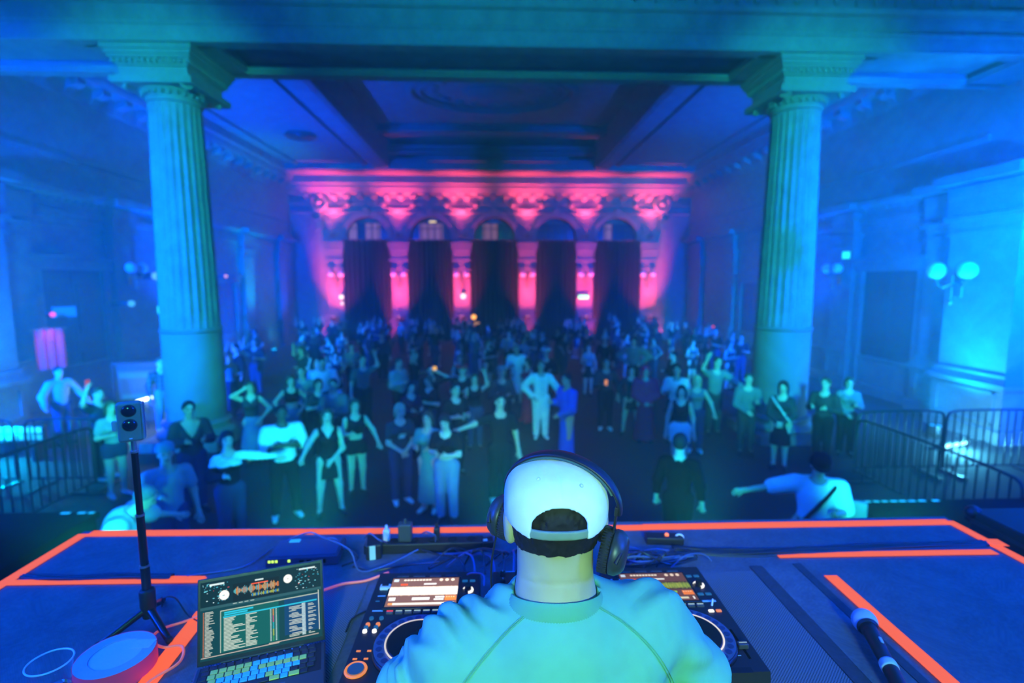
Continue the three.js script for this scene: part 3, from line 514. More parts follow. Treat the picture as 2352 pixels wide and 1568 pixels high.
{ const a = onZ(784, 682, FAR + 0.6), t = thing('round_lamp', 'pair of small white round lamps on the leftmost pink pilaster', 'lamp', a.toArray()); part(t, 'lamp_glass', sph(0.13), glow([1.0, 0.85, 0.8], 2.2)); part(t, 'lamp_glass', sph(0.1, 0.03, -0.38, 0), glow([1.0, 0.85, 0.9], 1.6)); part(t, 'wall_mount', merge([rod([0, 0, 0], [0, 0, -0.22], 0.03), rod([0.03, -0.38, 0], [0.03, -0.38, -0.22], 0.03)]), M.brass); }
{ const a = onX(112, 755, -11.0), t = thing('red_light_cloth', 'red cloth standing in for red light on a left wall curtain', 'banner', [a.x, a.y, a.z], Math.PI / 2 - 0.5);
  const g = new THREE.PlaneGeometry(0.62, 1.0, 30, 6), p = g.attributes.position; for (let i = 0; i < p.count; i++) p.setZ(i, 0.025 * Math.sin(p.getX(i) * 34));
  g.computeVertexNormals(); part(t, 'cloth', g.translate(0, -0.5, 0), mat([0.7, 0.04, 0.08], 0.9)); part(t, 'rod', rod([-0.36, 0, 0], [0.36, 0, 0], 0.018), M.brass); part(t, 'wall_hook', rod([0, 0, 0], [0, 0, -0.35], 0.012), M.brass);  // red of the cloth stands in for red light on a curtain
  const b = onX(121, 722, -11.0), r = thing('red_lamp', 'small red spot lamp above the red cloth', 'lamp', b.toArray(), Math.PI / 2 - 0.5); part(r, 'lamp_glass', sph(0.06), glow([1.0, 0.04, 0.06], 1.4)); part(r, 'lamp_arm', rod([0, 0.02, -0.4], [0, 0.02, -0.05], 0.02), M.darkSteel);
  spot('red_lamp_beam', [1.0, 0.03, 0.12], 2.2, [b.x + 0.45, b.y + 0.1, b.z + 0.4], [a.x, a.y - 0.4, a.z], 26, 0.8, 3); }
{ const a = onX(148, 716, -11.0), t = thing('wall_sign', 'dim teal sign plate above the red cloth', 'sign', [a.x, a.y, a.z], Math.PI / 2 - 0.5); part(t, 'sign_plate', rb(0.5, 0.26, 0.03, 0.01), mat([0.04, 0.2, 0.16], 0.6)); part(t, 'sign_frame', bx(0.54, 0.02, 0.05, 0, 0.14, 0), M.black); part(t, 'sign_frame', bx(0.54, 0.02, 0.05, 0, -0.14, 0), M.black); part(t, 'wall_mount', bx(0.05, 0.05, 0.3, 0, 0, -0.16), M.black); }
{ const a = onY(690, 310, CEIL + 0.08), t = thing('ceiling_vent', 'dark round vent in the blue left aisle ceiling', 'vent', [a.x, CEIL + 0.04, a.z]); part(t, 'collar', lathe([[0.62, 0.05], [0.66, -0.02], [0.6, -0.08], [0.5, -0.06], [0.48, 0.05]], 36), M.darkSteel); for (let i = 0; i < 3; i++) part(t, 'louvre', lathe([[0.42 - i * 0.13, 0.04], [0.46 - i * 0.13, -0.06], [0.36 - i * 0.13, -0.04]], 30), M.darkSteel); part(t, 'duct_plate', cyl(0.55, 0.55, 0.03, 0, 0.03, 0), M.velvet); }
sconce(onX(2204, 640, 10.7).add(V(0, -0.12, 0)).toArray(), -Math.PI / 2 + 0.35, 'twin globe sconce on the bright blue right pier', 1.25);
sconce([-11.7, 3.75, -17], Math.PI / 2, 'twin globe sconce on the left wall beside the door', 1.1);
sconce([11.7, 3.75, -17], -Math.PI / 2, 'twin globe sconce on the right wall beyond the column', 1.1);
for (const [px, py, c, l] of [[358, 634, [0.2, 0.75, 1.0], 'pale blue lamp high on the left wall beside the column'], [302, 697, [0.1, 0.7, 1.0], 'pale blue lamp lower on the left wall'], [519, 634, [1.0, 0.45, 0.3], 'tiny orange lamp on the left wall right of the column'], [1638, 750, [1.0, 0.08, 0.15], 'tiny red indicator lamp on the dark right wall']]) {
  const s = px < 1100 ? -1 : 1, a = onX(px, py, s * 11.25), t = thing('indicator_lamp', l, 'lamp', a.toArray(), s < 0 ? Math.PI / 2 : -Math.PI / 2);
  const r = px === 358 ? 0.13 : px === 302 ? 0.1 : 0.06; part(t, 'lamp_glass', sph(r), glow(c, px < 400 ? 0.7 : 1.2)); part(t, 'lamp_base', new THREE.CylinderGeometry(r * 0.8, r, 0.5, 12).rotateX(Math.PI / 2).translate(0, 0, -0.3), M.darkSteel);
}
{ const a = onZ(1088, 728, -29), t = thing('bar_lamp', 'small orange table lamp glowing at the back of the hall', 'lamp', [a.x, 0, a.z]); part(t, 'lamp_globe', sph(0.14, 0, a.y, 0), glow([1.0, 0.4, 0.05], 2.4)); part(t, 'pole', rod([0, 0, 0], [0, a.y, 0], 0.02), M.black); part(t, 'lamp_bowl', lathe([[0.02, a.y - 0.5], [0.34, a.y - 0.34], [0.36, a.y - 0.3], [0.02, a.y - 0.36]], 20), glow([1.0, 0.45, 0.15], 0.5)); part(t, 'base', cyl(0.16, 0.18, 0.04, 0, 0.02, 0), M.black); }
// ---------------------------------------------------------------- people in the hall
const vc = (rough = 0.85, spec = 0.6) => mat([1, 1, 1], rough, { physical: true, vertexColors: true, specularIntensity: spec });
const MAT_SKIN = vc(0.6), MAT_CLOTH = vc(0.9, 0.15), MAT_HAIR = vc(0.7), MAT_SHOE = vc(0.6);
const SK = { light: [0.62, 0.42, 0.32], mid: [0.42, 0.26, 0.18], tan: [0.5, 0.33, 0.23], dark: [0.16, 0.09, 0.06] };
const CO = { black: [0.012, 0.012, 0.014], navy: [0.03, 0.045, 0.10], white: [0.82, 0.82, 0.80], grey: [0.2, 0.2, 0.2], denim: [0.10, 0.16, 0.26], jean: [0.16, 0.24, 0.36], green: [0.30, 0.48, 0.32], red: [0.7, 0.02, 0.05], blue: [0.02, 0.10, 0.62], cream: [0.7, 0.66, 0.55], brown: [0.10, 0.06, 0.035], charcoal: [0.045, 0.045, 0.05], olive: [0.14, 0.15, 0.08], maroon: [0.14, 0.015, 0.04], teal: [0.08, 0.3, 0.3], blond: [0.55, 0.42, 0.22], silver: [0.5, 0.5, 0.5] };
const ARM = {                                                                // elbow and wrist in heights, x outward, z forward
  down: [[0.150, 0.635, -0.01], [0.165, 0.485, 0.035]], bent: [[0.150, 0.640, 0.0], [0.075, 0.675, 0.135]], crossed: [[0.150, 0.640, 0.035], [-0.02, 0.685, 0.115]],
  hip: [[0.225, 0.660, -0.03], [0.110, 0.550, 0.035]], raised: [[0.190, 0.860, 0.03], [0.150, 0.995, 0.05]], head: [[0.215, 0.845, 0.04], [0.085, 0.915, 0.06]],
  out: [[0.240, 0.755, 0.03], [0.375, 0.735, 0.09]], clasp: [[0.140, 0.625, 0.03], [0.030, 0.555, 0.105]], phone: [[0.140, 0.640, 0.06], [0.045, 0.665, 0.165]], reach: [[0.200, 0.700, 0.09], [0.260, 0.640, 0.22]], sway: [[0.200, 0.655, 0.01], [0.235, 0.545, 0.10]],
};
const tint = (c, amp = 0.18, f = 26) => (x, y, z) => { const k = 1 - amp / 2 + amp * vnoise(x * f + 50, y * f + 50, z * f + 50); return [c[0] * k, c[1] * k, c[2] * k]; };
function colourise(g, c) { const n = g.attributes.position.count, a = new Float32Array(n * 3); for (let i = 0; i < n; i++) a.set(c, i * 3); g.setAttribute('color', new THREE.BufferAttribute(a, 3)); return g; }
function joinColoured(list) {
  const l = list.map((g) => { const n = g.index ? g.toNonIndexed() : g; for (const k of Object.keys(n.attributes)) if (!['position', 'normal', 'color'].includes(k)) n.deleteAttribute(k); return n; });
  return mergeGeometries(l, false);
}
// builds one figure facing +z with its feet at the origin; o: h, arms [left, right], lean, stride, top, bottom, hair, skin, shoes, hat
function figure(o, cell) {
  const h = o.h, root = new THREE.Group(), sk = SK[o.skin ?? 'light'], lean = o.lean ?? 0, twist = o.twist ?? 0, S = (v) => v.map((a) => a * h), wide = o.wide ?? 1;
  const up = ([x, y, z]) => { const t = Math.max(0, y - 0.52), a = lean * D2R; return S([x, 0.52 + t * Math.cos(a) - (y < 0.52 ? 0.52 - y : 0), z + t * Math.sin(a)]); };
  const pel = up([0, 0.53, 0]), bel = up([0, 0.61, 0.004]), che = up([0, 0.73, 0]), neck = up([0, 0.825, -0.008]), hn = (o.nod ?? 0) * D2R;
  const hc0 = up([0, 0.932, 0.012]), hc = [hc0[0], hc0[1] - 0.01 * h * Math.abs(Math.sin(hn)), hc0[2] + 0.05 * h * Math.sin(hn)];
  const sh = [-1, 1].map((s) => up([s * 0.108 * wide, 0.790, -0.004]));
  const arms = [-1, 1].map((s, i) => { const A = ARM[(o.arms ?? ['down', 'down'])[i]]; return A.map(([x, y, z]) => up([s * x * wide, y, z])); });
  const st = o.stride ?? 0.0, sp = o.spread ?? 0.0;
  const hip = [-1, 1].map((s) => S([s * 0.05, 0.515, 0])), kn = [-1, 1].map((s) => S([s * (0.054 + sp), 0.285, 0.012 + s * st * 0.6])), an = [-1, 1].map((s) => S([s * (0.058 + sp * 1.6), 0.04, s * st * 0.9 - 0.012])), toe = [-1, 1].map((s) => S([s * (0.075 + sp * 1.6), 0.018, s * st * 0.9 + 0.075]));
  const r = (x) => x * h;
  const torso = [cap(pel, bel, r(0.082 * wide), r(0.072 * wide), 1.35), cap(bel, che, r(0.072 * wide), r(0.09 * wide), 1.4), blend([0, 1].map((i) => cap(up([0, 0.8, -0.006]), up([(i ? 1 : -1) * 0.092 * wide, 0.788, -0.004]), r(0.044), r(0.034), 1.05)), 0.02)];
  if (o.female) torso.push(ell([-0.042 * h, che[1] + 0.0, che[2] + 0.055 * h], [0.04 * h, 0.036 * h, 0.034 * h]), ell([0.042 * h, che[1], che[2] + 0.055 * h], [0.04 * h, 0.036 * h, 0.034 * h]), cap(S([-0.035, 0.51, 0]), S([0.035, 0.51, 0]), r(0.07), r(0.07), 1.2));
  const upper = [0, 1].map((i) => cap(sh[i], arms[i][0], r(0.033 * wide), r(0.026)));
  const fore = [0, 1].map((i) => cap(arms[i][0], arms[i][1], r(0.0255), r(0.0165)));
  const hdir = [0, 1].map((i) => { const a = V(...arms[i][0]), b = V(...arms[i][1]); return b.sub(a).normalize(); });
  const palm = [0, 1].map((i) => { const e = V(...arms[i][1]).addScaledVector(hdir[i], 0.045 * h); return [arms[i][1], e.toArray()]; });
  const hands = palm.map(([a, b]) => cap(a, b, r(0.015), r(0.020)));
  const thigh = [0, 1].map((i) => cap(hip[i], kn[i], r(0.056), r(0.036))), calf = [0, 1].map((i) => cap(kn[i], an[i], r(0.036), r(0.021))), foot = [0, 1].map((i) => cap(an[i], toe[i], r(0.022), r(0.017)));
  const nk = cap(neck, [hc[0], hc[1] - 0.02 * h, hc[2] - 0.008 * h], r(0.036), r(0.032));
  const bodyF = blend([...torso, ...upper, ...fore, ...hands, ...thigh, ...calf, ...foot, nk], 0.03 * h / 1.7);
  const xs = [...arms.flat(), ...palm.map((p) => p[1]), ...toe, ...an].map((p) => p[0]), zs = [...arms.flat(), ...palm.map((p) => p[1]), ...toe, ...an, hc].map((p) => p[2]), ys = [...arms.flat(), ...palm.map((p) => p[1])].map((p) => p[1]);
  const lo = [Math.min(-0.16 * h, ...xs) - 0.06, -0.03, Math.min(-0.09 * h, ...zs) - 0.06], hi = [Math.max(0.16 * h, ...xs) + 0.06, Math.max(0.9 * h, ...ys) + 0.06, Math.max(0.1 * h, ...zs) + 0.06];
  const bodyG = iso(bodyF, lo, hi, cell, tint(sk, 0.1));
  // head with nose, brow, chin, ears; eyes, brows and lips are coloured
  const k = h / 1.72, hx = hc[0], hy = hc[1], hz = hc[2], cn = Math.cos(hn), sn = Math.sin(hn), L = (x, y, z) => { const a = x - hx, b = y - hy, d = z - hz; return [a / k, (b * cn + d * sn) / k, (d * cn - b * sn) / k]; };
  const H = [ell([0, 0.022, -0.008], [0.074, 0.092, 0.094]), ell([0, -0.045, 0.022], [0.055, 0.062, 0.062]), cap([0, 0.012, 0.082], [0, -0.022, 0.101], 0.009, 0.013), ell([0, -0.086, 0.058], [0.026, 0.02, 0.022]), ell([-0.076, -0.005, -0.008], [0.012, 0.032, 0.02]), ell([0.076, -0.005, -0.008], [0.012, 0.032, 0.02]), cap([-0.032, 0.03, 0.076], [0.032, 0.03, 0.076], 0.011, 0.011)];
  const headL = blend(H, 0.016), headF = (x, y, z) => { const [a, b, c] = L(x, y, z); return headL(a, b, c) * k; };
  const face = (x, y, z) => { const [a, b, c] = L(x, y, z); if (c > 0.05) { const e = Math.hypot(Math.abs(a) - 0.031, (b - 0.012) * 1.5); if (e < 0.011) return [0.02, 0.015, 0.012]; if (Math.abs(Math.abs(a) - 0.032) < 0.02 && Math.abs(b - 0.036) < 0.006) return sk.map((v) => v * 0.3); if (Math.abs(a) < 0.024 && Math.abs(b + 0.056) < 0.008) return [sk[0] * 0.8, sk[1] * 0.45, sk[2] * 0.45]; } return sk; };
  const hc2 = Math.min(cell, 0.013), R3 = 0.135 * k;
  const headG = iso(headF, [hx - R3, hy - R3, hz - R3], [hx + R3, hy + R3, hz + R3], hc2, face);
  const fing = [];
  if (cell < 0.026) for (const i of [0, 1]) {
    const d = hdir[i], side = V(0, 0, 1).cross(d).normalize(); if (side.lengthSq() < 0.1) side.set(1, 0, 0);
    const nrm = d.clone().cross(side).normalize(), b = V(...palm[i][1]), s = i ? 1 : -1;
    for (let f = 0; f < 4; f++) { const base = b.clone().addScaledVector(side, (f - 1.5) * 0.0115 * h), len = [0.032, 0.042, 0.044, 0.036][f] * h, mid = base.clone().addScaledVector(d, len * 0.6).addScaledVector(nrm, 0.004 * h), end = mid.clone().addScaledVector(d, len * 0.5).addScaledVector(nrm, 0.012 * h); fing.push(rod(base, mid, 0.0058 * h, 0.005 * h, 5), rod(mid, end, 0.005 * h, 0.004 * h, 5)); }
    const tb = V(...palm[i][0]).addScaledVector(d, 0.018 * h).addScaledVector(side, -0.018 * h * s), te = tb.clone().addScaledVector(d, 0.032 * h).addScaledVector(side, -0.018 * h * s); fing.push(rod(tb, te, 0.0075 * h, 0.005 * h, 5));
  }
  const body = part(root, 'body', joinColoured([bodyG, headG, ...fing.map((g) => colourise(g, sk))]), MAT_SKIN);
  const add = (name, f, lo2, hi2, c, m, label) => { const g = iso(f, lo2, hi2, cell, c); if (g.attributes.position.count) part(root, name, g, m, label); };
  const B = lo, T = hi;
  // garments
  const t = o.top, b = o.bottom, sl = { none: 0, strap: 0, short: 0.62, half: 0.9, long: 1 };
  if (t) {
    const q = sl[t.sleeve ?? 'short'], gap = (t.loose ?? 0.012) * k, list = [...torso.slice(0, 3), ...(o.female ? torso.slice(3, 5) : [])];
    if (q > 0) [0, 1].forEach((i) => { const e = V(...sh[i]).lerp(V(...arms[i][0]), Math.min(1, q)).toArray(); list.push(cap(sh[i], e, r(0.036 * wide), r(0.034))); if (q === 1) list.push(cap(arms[i][0], V(...arms[i][0]).lerp(V(...arms[i][1]), 0.95).toArray(), r(0.030), r(0.022))); });
    const nkc = cap([neck[0], neck[1] - 0.01 * h, neck[2] + 0.012 * h], [hc[0], hc[1], hc[2]], r(0.046), r(0.046)), F = blend(list, 0.03 * k), hem = (t.hem ?? 0.52) * h, nl = (t.neck ?? 0.822) * h, vn = t.vneck ?? 0, sleeve0 = q === 0;
    const f = (x, y, z) => { let d = F(x, y, z) - gap; d = Math.max(d, hem - y, y - nl - 0.02 * h, 0.008 * k - nkc(x, y, z)); if (vn && z > 0) d = Math.max(d, Math.min(0.05, (y - (nl - vn * h)) * 0.6 - Math.abs(x) * 1.1)); if (sleeve0) d = Math.max(d, Math.abs(x) - 0.1 * h * wide); return d; };
    const base = t.color; let col = tint(base, 0.2, 12);
    if (t.print) { const cc = col; col = (x, y, z) => (z > 0.03 && t.print(x / h, y / h) ? t.printColor : cc(x, y, z)); }
    if (t.plaid) { const cc = col; col = (x, y, z) => { const a = cc(x, y, z), m = (Math.sin(x * 60) > 0.2 ? 1 : 0.45) * (Math.sin(y * 60) > 0.2 ? 1 : 0.5); return a.map((v) => v * m); }; }
    add(t.name ?? 'shirt', f, B, T, col, MAT_CLOTH);
  }
  if (b) {
    const gap = (b.loose ?? 0.012) * k, wy = (b.waist ?? 0.59) * h;
    if (['pants', 'shorts'].includes(b.type)) {
      const hem = b.type === 'pants' ? 0.035 * h : (b.hem ?? 0.34) * h, fl = b.flare ?? 0;
      const F = blend([...torso.slice(0, 2), ...(o.female ? torso.slice(5) : []), ...[0, 1].map((i) => cap(hip[i], kn[i], r(0.06), r(0.041 + fl))), ...(b.type === 'pants' ? [0, 1].map((i) => cap(kn[i], an[i], r(0.041 + fl), r(0.031 + fl))) : [])], 0.02 * k);
      add(b.type === 'pants' ? 'trousers' : 'shorts', (x, y, z) => Math.max(F(x, y, z) - gap, hem - y, y - wy), B, [T[0], wy + 0.06, T[2]], tint(b.color, 0.2, 12), MAT_CLOTH);
    } else {
      const hem = (b.hem ?? 0.36) * h, rad = (b.width ?? 0.105) * h, rt = 0.078 * h;
      const f = (x, y, z) => { const u = clamp((wy - y) / (wy - hem), 0, 1), rr = rt + (rad - rt) * Math.pow(u, 0.8) + 0.006 * Math.sin(Math.atan2(z, x) * 9) * u, d = Math.hypot(x, z * 1.2) - rr; return Math.max(d, hem - y, y - wy); };
      add('skirt', f, [-rad - 0.06, hem - 0.06, -rad - 0.06], [rad + 0.06, wy + 0.06, rad + 0.06], tint(b.color, 0.2, 12), MAT_CLOTH);
    }
  }
  if (o.hair) {
    const hs = o.hair.type, inflate = o.hair.full ?? 0.014, back = ell([0, 0.028, -0.016], [0.076 + inflate, 0.092 + inflate, 0.094 + inflate]);
    const lens = { short: 0, bob: 0.1, long: 0.26, bun: 0 }[hs] ?? 0, strands = lens ? [cap([-0.066, 0.0, -0.035], [-0.075, -lens, -0.02], 0.034, 0.026), cap([0.066, 0.0, -0.035], [0.075, -lens, -0.02], 0.034, 0.026), cap([0, 0.0, -0.07], [0, -lens - 0.03, -0.065], 0.06, 0.045)] : [];
    if (hs === 'bun') strands.push(ell([0, 0.1, -0.075], [0.045, 0.045, 0.045]));
    const F = blend([back, ...strands], 0.02);
    const f = (x, y, z) => { const [a, b2, c] = L(x, y, z); const cut = lens ? Math.min(c - 0.055 + Math.max(0, 0.05 - b2) * 0.75, c - 0.02 + Math.max(0, b2 - 0.05) * -3) : c - 0.062 + Math.max(0, 0.058 - b2) * 1.15; return Math.max(F(a, b2, c), lens ? c - 0.075 + Math.max(0, 0.055 - b2) * 1.3 * (Math.abs(a) < 0.058 ? 1 : 0.45) : cut, -headL(a, b2, c) - 0.012) * k; };
    const R4 = (0.14 + lens * 0.75) * k;
    const g = iso(f, [hx - 0.14 * k, hy - (0.12 + lens * 1.3) * k, hz - 0.2 * k], [hx + 0.14 * k, hy + 0.17 * k, hz + 0.14 * k], Math.min(cell, 0.016), tint(o.hair.color, 0.5, 60));
    if (g.attributes.position.count) part(root, 'hair', g, MAT_HAIR);
  }
  if (o.hat) {
    const hg = { cone: () => lathe([[0.16, 0], [0.17, 0.008], [0.098, 0.02], [0.06, 0.16], [0.02, 0.3], [0, 0.34]], 20), brim: () => lathe([[0.19, 0], [0.19, 0.01], [0.096, 0.02], [0.09, 0.1], [0.07, 0.125], [0, 0.125]], 24), cap: () => lathe([[0.1, -0.015], [0.103, 0.02], [0.085, 0.075], [0.04, 0.1], [0, 0.102]], 20), sailor: () => lathe([[0.094, -0.01], [0.1, 0.03], [0.15, 0.06], [0.145, 0.085], [0.0, 0.1]], 24), mitre: () => lathe([[0.095, 0], [0.1, 0.05], [0.085, 0.16], [0.02, 0.28], [0, 0.29]], 16), puff: () => new THREE.TorusGeometry(0.11, 0.035, 10, 20).rotateX(Math.PI / 2).translate(0, 0.03, 0) }[o.hat.type]();
    hg.scale(k, k, k).rotateX(hn).translate(hx, hy + 0.058 * k * cn, hz + 0.058 * k * sn - 0.01); part(root, 'hat', colourise(hg, o.hat.color), MAT_CLOTH);
    if (o.hat.peak) part(root, 'hat_peak', colourise(new THREE.CylinderGeometry(0.1 * k, 0.1 * k, 0.012, 18, 1, false, -1.1, 2.2).scale(1, 1, 1.5).rotateX(hn).translate(hx, hy + 0.05 * k, hz + 0.02 * k), o.hat.peakColor ?? o.hat.color), MAT_CLOTH);
  }
  if (o.shoes) [0, 1].forEach((i) => { const F = blend([cap([an[i][0], 0.032 * h, an[i][2] - 0.018 * h], [an[i][0], 0.03 * h, an[i][2] + 0.01], r(0.028), r(0.028)), cap([an[i][0], 0.022 * h, an[i][2]], [toe[i][0], 0.022 * h, toe[i][2] + 0.018 * h], r(0.027), r(0.023))], 0.02); add('shoe', (x, y, z) => Math.max(F(x, y, z), -y, y - 0.062 * h), [an[i][0] - 0.1, -0.03, an[i][2] - 0.14], [an[i][0] + 0.14, 0.16, toe[i][2] + 0.12], tint(o.shoes, 0.1), MAT_SHOE); });
  if (o.extra) o.extra(root, { h, k, hc, sh, arms, palm, che, pel, torso, cell, hn });
  return root;
}
let peopleCount = 0;
function place(root, label, x, z, turn, group) { root.name = numbered('person'); root.position.set(x, 0, z); root.rotation.y = turn; scene.add(root); tag(root, label, 'person', group ?? 'people on the dance floor'); peopleCount++; return root; }
// px, py: where the head top shows; the spot on the floor follows from the height
function stand(label, px, top, o, face = 0, cell = 0.021) {
  const hh = (o.h = o.h ?? 1.72), p = onY(px, top, hh * (o.eff ?? 1));
  const base = Math.atan2(-p.x, -p.z) ;
  return place(figure(o, cell), label, p.x, p.z, base + face * D2R);
}
const sash = (c, s = 1) => (root, q) => { const a = [s * 0.1 * q.h, 0.815 * q.h, 0.02 * q.h], m = [0, 0.7 * q.h, 0.1 * q.h], e = [-s * 0.1 * q.h, 0.56 * q.h, 0.07 * q.h], bk = [0, 0.7 * q.h, -0.09 * q.h]; part(root, 'strap', colourise(tube([a, m, e, bk], 0.022, 40, 6, true), c), MAT_CLOTH); };
const cup = (i, c, gl) => (root, q) => { const p = q.palm[i][1]; part(root, 'drink', cyl(0.035, 0.028, 0.12, p[0], p[1] + 0.05, p[2] + 0.03, 12), gl ? glow(c, gl) : mat(c, 0.4)); };
const phone = (i) => (root, q) => { const p = q.palm[i][1]; part(root, 'phone', rb(0.075, 0.15, 0.01, 0.004, p[0], p[1] + 0.05, p[2] + 0.02), M.blackGloss); };
const both = (...f) => (r, q) => f.forEach((g) => g(r, q));
const T = (color, sleeve = 'short', o = {}) => ({ color, sleeve, ...o }), PN = (color, o = {}) => ({ type: 'pants', color, ...o }), SHO = (color, o = {}) => ({ type: 'shorts', color, ...o }), SKI = (color, o = {}) => ({ type: 'skirt', color, ...o }), HR = (type, color = CO.brown, full) => ({ type, color, full });
const FEM = (o) => ({ female: true, wide: 0.88, h: 1.64, ...o });
const C = CO;
stand('man in a white T-shirt with folded arms beside the woman in a black dress', 645, 932, { h: 1.74, arms: ['crossed', 'crossed'], top: T(C.white, 'half', { loose: 0.03 }), bottom: PN(C.black), hair: HR('short', C.black), skin: 'dark', shoes: C.white, spread: 0.02, wide: 1.12 }, 8);
stand('woman with long hair in a short black dress, hands clasped, bare legs', 750, 938, FEM({ h: 1.68, arms: ['reach', 'clasp'], top: T(C.black, 'strap', { vneck: 0.09 }), bottom: SKI(C.black, { hem: 0.36, width: 0.1 }), hair: HR('long', C.brown), shoes: C.black, spread: 0.025 }), 4);
stand('woman in a black crop top and shorts swinging her arms', 814, 916, FEM({ arms: ['bent', 'sway'], top: T(C.black, 'strap', { hem: 0.64 }), bottom: SHO(C.black, { hem: 0.43 }), hair: HR('long', C.brown), shoes: C.black, stride: 0.02 }), 10);
stand('woman with a blond bob in a dark printed tee and dark jeans', 917, 925, FEM({ h: 1.66, arms: ['clasp', 'clasp'], top: T(C.charcoal, 'short', { print: (x, y) => Math.abs(x) < 0.035 && y > 0.665 && y < 0.715, printColor: C.white }), bottom: PN(C.navy), hair: HR('bob', C.blond), shoes: C.white, nod: 12 }), 15);
stand('woman in a black crop top and blue jeans looking down at her hands', 1024, 946, FEM({ h: 1.68, arms: ['bent', 'phone'], top: T(C.black, 'short', { hem: 0.635 }), bottom: PN(C.jean), hair: HR('long', C.black), shoes: C.black, nod: 22, lean: 4, skin: 'light' }), -12);
stand('man in dark clothes stretching one arm out to the left', 1148, 905, { h: 1.8, arms: ['out', 'down'], top: T(C.black, 'short'), bottom: PN(C.black), hair: HR('short', C.black), shoes: C.white, stride: 0.03, skin: 'tan' }, 14);
stand('woman in a long teal dress behind the woman in blue jeans', 982, 945, FEM({ h: 1.6, arms: ['bent', 'bent'], top: T(C.teal, 'short'), bottom: SKI(C.teal, { hem: 0.1, width: 0.11 }), hair: HR('long', C.brown), shoes: C.cream }), -20);
stand('man in a white military dress suit with brass buttons', 1243, 828, { h: 1.8, arms: ['hip', 'sway'], top: T(C.white, 'long', { loose: 0.02, hem: 0.47, neck: 0.85, print: (x, y) => Math.abs(Math.abs(x) - 0.02) < 0.007 && Math.sin(y * 170) > 0.6 && y < 0.8, printColor: C.brown, name: 'tunic' }), bottom: PN(C.white, { loose: 0.018 }), hair: HR('short', C.brown), shoes: C.white, skin: 'tan' }, 6);
stand('person in a white robe with a round collar standing behind the military suit', 1187, 792, { h: 1.76, arms: ['bent', 'sway'], top: T(C.white, 'half', { loose: 0.035, name: 'cape' }), bottom: SKI(C.white, { hem: 0.2, width: 0.1 }), hair: HR('short', C.grey), shoes: C.brown, skin: 'tan' }, 0);
stand('woman in a long red dress between the robe and the military suit', 1213, 822, FEM({ h: 1.66, arms: ['down', 'down'], top: T(C.red, 'strap'), bottom: SKI(C.red, { hem: 0.02, width: 0.12 }), hair: HR('long', C.black), shoes: C.red }), -60);
stand('person with a round pale ruff hat behind the military suit', 1254, 800, { h: 1.78, arms: ['bent', 'bent'], top: T(C.black, 'long'), bottom: PN(C.black), hair: HR('short', C.brown), hat: { type: 'puff', color: C.cream }, shoes: C.black }, 0);
stand('person in a long blue coat turned sideways near the middle', 1303, 858, { h: 1.78, arms: ['bent', 'clasp'], top: T(C.blue, 'long', { loose: 0.03, hem: 0.45, name: 'coat' }), bottom: SKI(C.blue, { hem: 0.06, width: 0.1 }), hair: HR('short', C.black), shoes: C.silver, skin: 'tan' }, -55);
stand('man in dark clothes and white shoes holding an orange drink', 1393, 822, { h: 1.76, arms: ['phone', 'down'], top: T(C.charcoal, 'long'), bottom: PN(C.black), hair: HR('short', C.black), shoes: C.white, extra: cup(0, [1.0, 0.35, 0.08], 0.9), skin: 'tan' }, 5);
stand('woman in a dark top and short skirt standing left of the red cloak', 1452, 840, FEM({ arms: ['hip', 'clasp'], top: T(C.charcoal, 'long'), bottom: SKI(C.black, { hem: 0.38 }), hair: HR('long', C.brown), shoes: C.black, spread: 0.03 }), 0);
stand('person in a long red hooded cloak right of the middle', 1484, 842, { h: 1.7, arms: ['clasp', 'clasp'], top: T([0.9, 0.03, 0.1], 'long', { loose: 0.04, name: 'cloak_top' }), bottom: SKI([0.7, 0.02, 0.07], { hem: 0.02, width: 0.14, waist: 0.66 }), hair: HR('long', [0.9, 0.04, 0.12], 0.03), shoes: C.black }, 10);
stand('man in a white T-shirt with dark trousers right of the red cloak', 1556, 838, { h: 1.76, arms: ['bent', 'bent'], top: T(C.white, 'half', { loose: 0.025 }), bottom: PN(C.black), hair: HR('short', C.black), shoes: C.black, skin: 'tan' }, -8);
stand('woman in a black top and white shorts facing the stage', 1566, 885, FEM({ h: 1.68, arms: ['down', 'down'], top: T(C.black, 'strap', { hem: 0.6, vneck: 0.06 }), bottom: SHO(C.white, { hem: 0.36, loose: 0.02 }), hair: HR('long', C.black), shoes: C.white }), 0);
stand('dark-haired person in black seen from behind close to the stage', 1563, 998, { h: 1.7, arms: ['down', 'down'], top: T([0.004, 0.004, 0.005], 'long'), bottom: PN([0.004, 0.004, 0.005]), hair: HR('short', C.black, 0.02), shoes: C.black }, 172);
stand('woman with pale blond hair and a grey vest beside the white shorts', 1602, 862, FEM({ arms: ['down', 'sway'], top: T(C.grey, 'strap'), bottom: PN(C.navy), hair: HR('long', C.blond, 0.02), shoes: C.white }), 6);
stand('tall man in a grey jacket reaching one arm down to the right', 1644, 818, { h: 1.86, arms: ['raised', 'reach'], top: T(C.grey, 'long', { loose: 0.02 }), bottom: PN(C.charcoal), hair: HR('short', C.brown), shoes: C.black, lean: 8 }, 25);
stand('woman with very long dark hair and a sash before the right column', 1800, 876, FEM({ h: 1.7, arms: ['clasp', 'clasp'], top: T(C.charcoal, 'long'), bottom: SKI(C.black, { hem: 0.28, width: 0.11 }), hair: HR('long', C.black, 0.024), shoes: C.black, extra: sash(C.silver, -1) }), -6);
